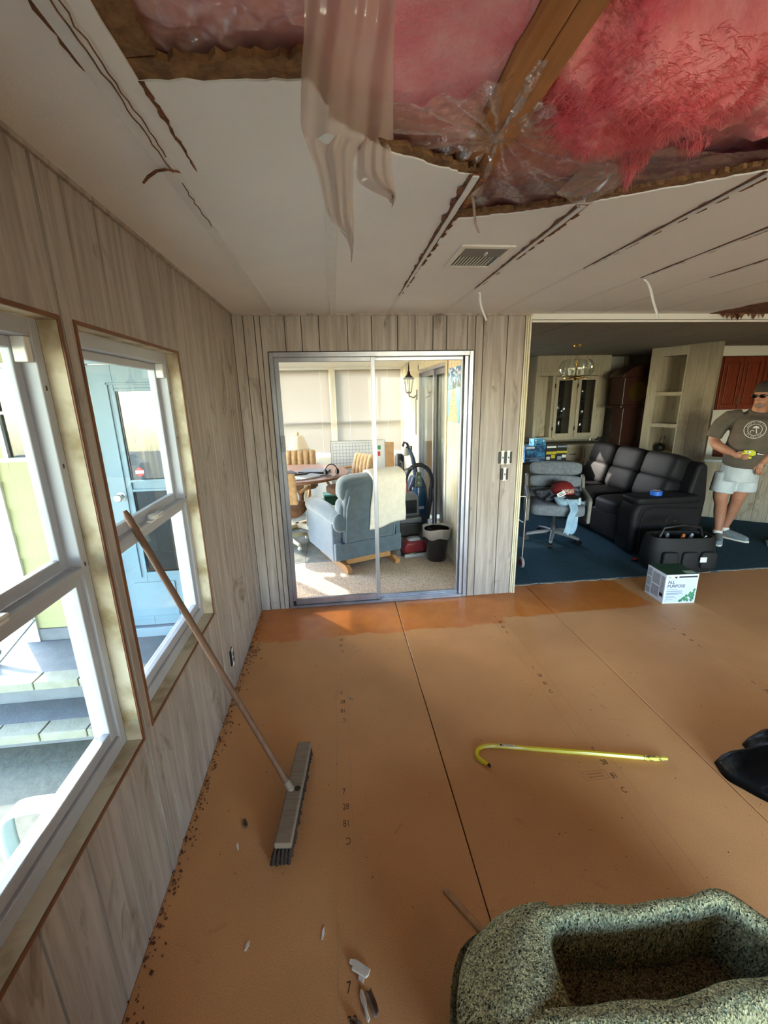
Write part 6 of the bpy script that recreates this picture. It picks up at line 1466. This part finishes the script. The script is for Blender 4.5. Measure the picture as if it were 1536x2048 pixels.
# lantern, picture, strip
ln = thing('wall_lantern', 'dark metal carriage lantern with clear glass on the cream sunroom wall', 'lantern', (1.838, 2.78, 1.70), R_(-90))
obj('back_plate', MB().box(-.035, .035, -.012, 0, -.06, .08), M_DKWOOD, ln, bevel=0.008); M_BRZ = mat('dark bronze', '#3b2a1d', rough=.4, metal=.6)
obj('arm', MB().tube([(0, -.01, .0), (0, -.05, -.03), (0, -.11, -.01), (0, -.12, .04)], .010, 8), M_BRZ, ln, smooth=60)
obj('base', MB().lathe([(0, .02), (.035, .03), (.04, .05), (0, .055)], 12, (0, -.12, 0)), M_BRZ, ln, smooth=40)
q = MB()
for k in range(6):
    a = R_(60*k); q.tube([(.042*math.cos(a), -.12+.042*math.sin(a), .05), (.068*math.cos(a), -.12+.068*math.sin(a), .22)], .004, 5)
obj('cage', q, M_BRZ, ln); obj('glass_shade', MB().lathe([(.040, .05), (.066, .22)], 6, (0, -.12, 0)), M_GLASS2, ln)
obj('roof', MB().lathe([(0, .215), (.082, .215), (.075, .235), (.03, .27), (.018, .30), (.022, .315), (.008, .33), (.012, .36), (.005, .42), (0, .45)], 12, (0, -.12, 0)), M_BRZ, ln, smooth=35); obj('candle', MB().lathe([(0, .055), (.012, .055), (.012, .13), (.006, .16), (0, .165)], 10, (0, -.12, 0)), M_OFFW, ln, smooth=40)
o = obj('thermometer_strip', MB().box(-.006, 0, -.016, .016, 0, .52), M_BRZ, None, bevel=0.002, loc=(1.838, 2.86, 1.15)); tag(o, 'long thin dark strip fixed to the wall below the lantern', 'strip'); obj('mount', MB().box(-.010, -.006, -.010, .010, .44, .48), M_BRASS, o)
def m_picture():
    m, n, b, out = nodes('dock picture print'); b.inputs['Roughness'].default_value = .5
    t = n.nodes.new('ShaderNodeTexCoord'); sx = n.nodes.new('ShaderNodeSeparateXYZ'); n.links.new(t.outputs['Generated'], sx.inputs[0])
    v = coord(n, (1, 1, 1), 'Generated')
    g = ramp(n, sx.outputs['Z'], [(0.0, lin('#2b93b8')), (0.40, lin('#6fcbd6')), (0.62, lin('#8fd0d9')), (0.64, lin('#5f9fd0')), (0.82, lin('#3d86c9')), (1.0, lin('#1b6fb8'))])
    cl = ramp(n, noise_n(n, coord(n, (1, 2.0, 3.4), 'Generated'), 3.2, 5), [(0.48, (0, 0, 0, 1)), (0.62, (1, 1, 1, 1))])
    up_ = n.nodes.new('ShaderNodeMath'); up_.operation = 'GREATER_THAN'; up_.inputs[1].default_value = .66; n.links.new(sx.outputs['Z'], up_.inputs[0])
    mm = n.nodes.new('ShaderNodeMath'); mm.operation = 'MULTIPLY'; n.links.new(cl, mm.inputs[0]); n.links.new(up_.outputs[0], mm.inputs[1])
    n.links.new(mixc(n, mm.outputs[0], g, lin('#eef3f5')), b.inputs['Base Color']); return m
pc_ = thing('dock_picture', 'unframed canvas print of a wooden dock over turquoise water on the cream wall', 'picture', (1.838, 0.79, 1.435), 0)
obj('canvas', MB().box(-.018, 0, -.26, .26, 0, .51), m_picture(), pc_)
# dock planks narrowing to the horizon, then a hut and palms, printed as thin layers
dk = MB(); gp = MB()
for k in range(15):
    a = (k/15)**1.5; c = ((k+0.82)/15)**1.5; zz0, zz1 = .30-.30*(1-a)**1.0 if False else .005+.30*(1-(1-a)**1.6), .005+.30*(1-(1-c)**1.6)
    def yx(z): t = z/.31; return (.245-.15*t, -.14+.16*t)
    l0, r0 = yx(zz0); l1, r1 = yx(zz1)
    dk.add([(-.0186, l0, zz0), (-.0186, r0, zz0), (-.0186, r1, zz1), (-.0186, l1, zz1)], [(0, 1, 2, 3)])
obj('dock_print', dk, mat('dock planks print', '#b48a5a', '#d2b083', 30), pc_)
hp_ = MB().box(-.0188, -.018, -.02, .09, .315, .345).box(-.0188, -.018, .05, .26, .31, .316)
for (y, z, s_) in ((.06, .345, .05), (-.02, .345, .045), (-.12, .33, .06)):
    hp_.prism([(y-s_*.8, z), (y+s_*.8, z), (y, z+s_*1.2)], -.0189, -.018, 'x')
obj('hut_print', hp_, mat('hut print', '#3e4c4a'), pc_)
ps = MB()
for (y, z, h_) in ((-.17, .02, .2), (-.19, .1, .2), (.2, .13, .06)): ps.box(-.0189, -.018, y, y+.012, z, z+h_)
obj('post_print', ps, mat('post print', '#8d99a0'), pc_)

# ================================================================ THE MAN
mn = thing('person', 'man in a brown grey tee and pale shorts leaning on the counter', 'person', (4.98, 0.90, 0.012), math.atan2(-.74, .67))
B = MB()
def limb(pts, r, n=14, sq=1.0): B.tube([Vector(p) for p in pts], r, n, sq)
# legs (local x right in the view, -y towards the camera)
limb([(0.00, 0.02, .78), (-.025, 0.0, .62), (-.035, -.01, .50), (-.02, 0.0, .44), (-.015, .035, .33), (-.005, .035, .22), (0.0, .02, .11), (0.0, .02, .07)], [.105, .088, .068, .060, .060, .050, .038, .042])
limb([(.13, .10, .78), (.125, .11, .62), (.115, .11, .50), (.105, .13, .44), (.085, .18, .33), (.065, .20, .22), (.05, .205, .12), (.05, .205, .07)], [.105, .088, .068, .060, .060, .050, .038, .042])
limb([(0.0, .06, .05), (.01, -.05, .04), (.03, -.16, .03)], [.045, .042, .03], 12); limb([(.02, .205, .05), (.12, .17, .04), (.22, .13, .03)], [.045, .042, .03], 12)
# pelvis, trunk, neck, head
limb([(.06, .06, .76), (.08, .05, .90), (.11, .03, 1.05), (.135, .03, 1.20), (.14, .04, 1.33), (.145, .03, 1.43)], [.138, .142, .15, .155, .125, .07], 20, 1.12)
limb([(.145, .03, 1.42), (.15, .0, 1.50), (.155, -.03, 1.56)], [.075, .064, .062], 14)
HC = Vector((.160, -.055, 1.632))
HM = Matrix.Translation(HC) @ Matrix.Rotation(R_(-20), 4, 'Z') @ Matrix.Rotation(R_(20), 4, 'X') @ Matrix.Translation(-HC)
B.M = HM
B.ball(HC, (.078, .098, .112), 20, 14)                     # skull
B.ball(HC+Vector((-.005, -.055, -.068)), (.052, .048, .050), 14, 10)   # jaw
B.ball(HC+Vector((-.010, -.106, -.012)), (.013, .020, .024), 10, 8)   # nose
B.ball(HC+Vector((-.010, -.110, -.026)), (.016, .016, .012), 10, 8)
for s_ in (-1, 1): B.ball(HC+Vector((s_*.078, .008, -.012)), (.010, .020, .030), 10, 8); B.ball(HC+Vector((s_*.032-.006, -.086, .022)), (.024, .014, .010), 10, 8)
B.ball(HC+Vector((-.008, -.098, -.058)), (.024, .012, .009), 10, 8)    # mouth
B.M = Matrix.Identity(4)
# his right arm (left in the view) reaching to the tool
limb([(-.07, .03, 1.40), (-.13, .03, 1.34), (-.165, .04, 1.24), (-.185, .03, 1.13)], [.075, .064, .056, .048])
limb([(-.185, .03, 1.13), (-.14, -.06, 1.085), (-.06, -.14, 1.05), (.02, -.205, 1.022)], [.050, .052, .044, .030])
B.ball((.052, -.232, 1.012), (.042, .030, .034), 14, 10, .8)
# his left arm (right in the view) resting on the worktop
limb([(.35, .04, 1.40), (.40, .03, 1.33), (.42, .02, 1.22), (.40, -.01, 1.12)], [.075, .064, .056, .048])
limb([(.40, -.01, 1.12), (.345, -.06, 1.05), (.29, -.09, .98), (.255, -.10, .93)], [.050, .050, .042, .031])
B.ball((.243, -.105, .895), (.032, .024, .042), 14, 10, .8)
body = obj('body', B, M_SKIN, mn, smooth=180, remesh=.0075, rsm=3)
# fingers
F = MB()
for k in range(4):   # right hand curls under the tool from the left
    z0 = 1.030-k*.014; F.tube([(.072, -.236+.004*k, z0), (.100, -.262, z0-.006), (.124, -.272, z0-.004), (.138, -.268+.002*k, z0)], [.0095, .009, .0085, .007], 8)
F.tube([(.050, -.235, 1.038), (.072, -.262, 1.050), (.098, -.276, 1.050)], [.011, .010, .008], 8)
for k in range(4):
    x0 = .222+k*.0135; F.tube([(x0, -.112, .875), (x0+.002, -.122, .848-.004*(k % 3)), (x0+.004, -.118, .826-.006*(1.5-abs(k-1.5))), (x0+.006, -.106, .812-.006*(1.5-abs(k-1.5)))], [.0092, .009, .008, .0065], 8)
F.tube([(.222, -.105, .905), (.203, -.118, .880), (.200, -.122, .855)], [.011, .010, .008], 8)
obj('fingers', F, M_SKIN, body, smooth=60)
# shirt
B = MB()
limb([(.10, .05, .875), (.105, .045, .96), (.115, .03, 1.06), (.135, .03, 1.18), (.14, .035, 1.30), (.14, .04, 1.38), (.145, .03, 1.435), (.15, .02, 1.465)], [.180, .190, .198, .200, .195, .165, .105, .078], 24, 1.17)
limb([(.02, .03, 1.39), (-.085, .03, 1.375), (-.145, .035, 1.31), (-.185, .04, 1.21), (-.195, .035, 1.165)], [.085, .088, .083, .079, .079], 16)
limb([(.27, .03, 1.39), (.365, .03, 1.375), (.42, .03, 1.31), (.44, .025, 1.21), (.435, .015, 1.165)], [.085, .088, .083, .079, .079], 16)
shirt = obj('shirt', B, M_TEE, mn, smooth=180, remesh=.011, rsm=5)
B = MB()
limb([(.075, .055, .72), (.08, .05, .82), (.085, .05, .90)], [.175, .168, .165], 22, 1.15)
limb([(-.015, .02, .78), (-.030, .01, .66), (-.040, 0.0, .565)], [.115, .112, .112], 18); limb([(.145, .09, .78), (.150, .10, .67), (.150, .10, .585)], [.115, .112, .112], 18)
obj('shorts', B, M_SHORT, mn, smooth=180, remesh=.010, rsm=4)
S_ = MB()
for (ax, ay, tx, ty) in ((0.0, .045, .035, -.215), (.02, .215, .265, .115)):
    d = Vector((tx-ax, ty-ay, 0)); S_.tube([(ax-d.x*.1, ay-d.y*.1, .045), (ax, ay, .055), (ax+d.x*.4, ay+d.y*.4, .050), (ax+d.x*.75, ay+d.y*.75, .038), (tx, ty, .030), (tx+d.x*.06, ty+d.y*.06, .026)], [.038, .050, .050, .044, .034, .016], 14)
for i in range(len(S_.v)):
    p = S_.v[i]; S_.v[i] = (p[0], p[1], max(0.004, p[2]))
shoes = obj('shoes', S_, M_SHOE, mn, smooth=180, remesh=.006, rsm=2)
so2 = MB()
for (ax, ay, tx, ty) in ((0.0, .045, .035, -.215), (.02, .215, .265, .115)):
    d = Vector((tx-ax, ty-ay)); u = d.normalized(); w_ = Vector((-u.y, u.x))
    pl_ = []
    for (t, q) in ((-.22, .0), (-.18, .032), (.1, .042), (.45, .045), (.8, .042), (1.02, .028), (1.1, 0), (1.02, -.028), (.8, -.042), (.45, -.045), (.1, -.042), (-.18, -.032)): pl_.append((ax+d.x*t+w_.x*q, ay+d.y*t+w_.y*q))
    so2.prism(pl_, 0, .018)
obj('sole', so2, M_OFFW, shoes)
obj('socks', MB().lathe([(.046, .085), (.047, .105), (.044, .122), (.036, .122), (.036, .085)], 16, (0, .02, 0)).lathe([(.046, .085), (.047, .105), (.044, .122), (.036, .122), (.036, .085)], 16, (.05, .205, 0)), M_WHITE, mn, smooth=60)
hr_ = MB()
def hf(u, v):
    a = u*2*math.pi; t = v*math.pi*0.60; 
    low = 0.10+0.5*max(0, math.sin(a)) if math.sin(a) > -0.35 else 0
    t *= 0.62+0.38*(0.5+0.5*math.sin(a))
    return tuple(HC+Vector((.084*math.sin(t)*math.cos(a), .104*math.sin(t)*math.sin(a)+.003, .119*math.cos(t)+.002)))
hr_.M = HM; hr_.grid(hf, 32, 12); obj('hair', hr_, M_HAIR, mn, smooth=180, solid=.006)
gl = MB(); gl.M = HM
for s_ in (-1, 1):
    gl.ball(HC+Vector((s_*.033-.008, -.098, .008)), (.030, .010, .019), 14, 8, .8); gl.tube([HC+Vector((s_*.058, -.092, .012)), HC+Vector((s_*.082, -.03, .010)), HC+Vector((s_*.084, .015, .004))], .0035, 6)
gl.tube([HC+Vector((-.012, -.108, .012)), HC+Vector((0, -.108, .012))], .004, 6)
obj('sunglasses', gl, M_BLACKG, mn, smooth=60)
bd_ = MB(); bd_.M = HM
obj('beard', bd_.ball(HC+Vector((-.006, -.076, -.092)), (.042, .034, .028), 16, 10, .9), mat('grey stubble', '#7d6a60', '#8f7f76', 90, rough=.9), mn, smooth=180)
# shirt emblem: ring, palm and words on the chest
eb = MB(); M_PRINT = mat('cream shirt print', '#d9d6cd', rough=.9)
bpy.context.view_layer.update()
from mathutils.bvhtree import BVHTree
SHIRT_BVH = BVHTree.FromObject(shirt, bpy.context.evaluated_depsgraph_get())
def front(x, z):   # surface of the chest at local x, z
    h_ = SHIRT_BVH.ray_cast(Vector((x, -1.0, z)), Vector((0, 1, 0)))
    return h_[0].y if h_[0] else -.17
EC = (.145, 1.275)
def onchest(mb, poly): 
    o0 = len(mb.v); n_ = len(poly); mb.add([(EC[0]+u, front(EC[0]+u, EC[1]+v)-.0025, EC[1]+v) for u, v in poly], [tuple(range(n_))])
def ringp(r0, r1):
    for k in range(40):
        a, b_ = 2*math.pi*k/40, 2*math.pi*(k+1)/40; onchest(eb, [(r0*math.cos(a), r0*math.sin(a)), (r1*math.cos(a), r1*math.sin(a)), (r1*math.cos(b_), r1*math.sin(b_)), (r0*math.cos(b_), r0*math.sin(b_))])
ringp(.084, .089); ringp(.054, .058)
for k in range(7):
    a = R_(-20+k*36); onchest(eb, [(.006, .022), (.006+.016*math.cos(a-.3), .022+.014*math.sin(a-.3)), (.006+.03*math.cos(a), .018+.022*math.sin(a)), (.006+.016*math.cos(a+.3), .022+.014*math.sin(a+.3))])
onchest(eb, [(.004, .022), (.010, .022), (.022, -.036), (.014, -.036)])
for k in range(9):
    a, b_ = R_(20+k*22), R_(42+k*22); onchest(eb, [(-.018+.012*math.cos(a), -.022+.012*math.sin(a)), (-.018+.017*math.cos(a), -.022+.017*math.sin(a)), (-.018+.017*math.cos(b_), -.022+.017*math.sin(b_)), (-.018+.012*math.cos(b_), -.022+.012*math.sin(b_))])
em = obj('emblem', eb, M_PRINT, shirt, solid=.0008)
for word, a0, da, flip in (('DANIA BEACH', 158, -13.6, False), ('FLORIDA', 222, 16, True)):
    for i, ch_ in enumerate(word):
        if ch_ == ' ': continue
        a = R_(a0+da*i); r = .071; x = EC[0]+r*math.cos(a); z = EC[1]+r*math.sin(a); rot_ = a-math.pi/2 if not flip else a+math.pi/2
        y = front(x, z)-.003; sl_ = math.atan2(front(x+.01, z)-front(x-.01, z), .02)
        text('emblem_letter', ch_, .019, M_PRINT, em, (x-.006*math.cos(rot_)+.006*math.sin(rot_), y, z-.006*math.sin(rot_)-.006*math.cos(rot_)), (Matrix.Rotation(sl_, 3, 'Z') @ Matrix.Rotation(R_(90), 3, 'X') @ Matrix.Rotation(rot_, 3, 'Z')).to_euler(), .0006)
# the tool he holds
mt = mn.matrix_basis; p = mt @ Vector((.128, -.245, 1.030))
tl = thing('handheld_tool', 'lime yellow compact power tool in the man\'s hand', 'tool', p, math.atan2(-.74, .67))
obj('body', MB().prism([(-.05, .012), (-.03, .042), (.035, .046), (.062, .030), (.066, .0), (.05, -.014), (-.02, -.010), (-.05, -.004)], -.022, .022, 'y'), M_LIME, tl, bevel=.006)
obj('screen', MB().box(-.012, .022, -.0235, -.022, .014, .034), M_OFFW, tl); obj('screen_digit', MB().box(-.006, .004, -.0242, -.0235, .018, .030), M_BLACK, tl)
obj('battery', MB().box(-.03, .035, -.02, .02, -.046, -.020), M_LIME, tl, bevel=.006); obj('tip', MB().tube([(.062, 0, .012), (.085, 0, .008), (.092, 0, .006), (.135, 0, .0)], [.013, .012, .006, .005], 10), M_CHROME, tl, smooth=40)
obj('collar', MB().tube([(.058, 0, .014), (.074, 0, .010)], .017, 12), M_BLACK, tl, smooth=40)
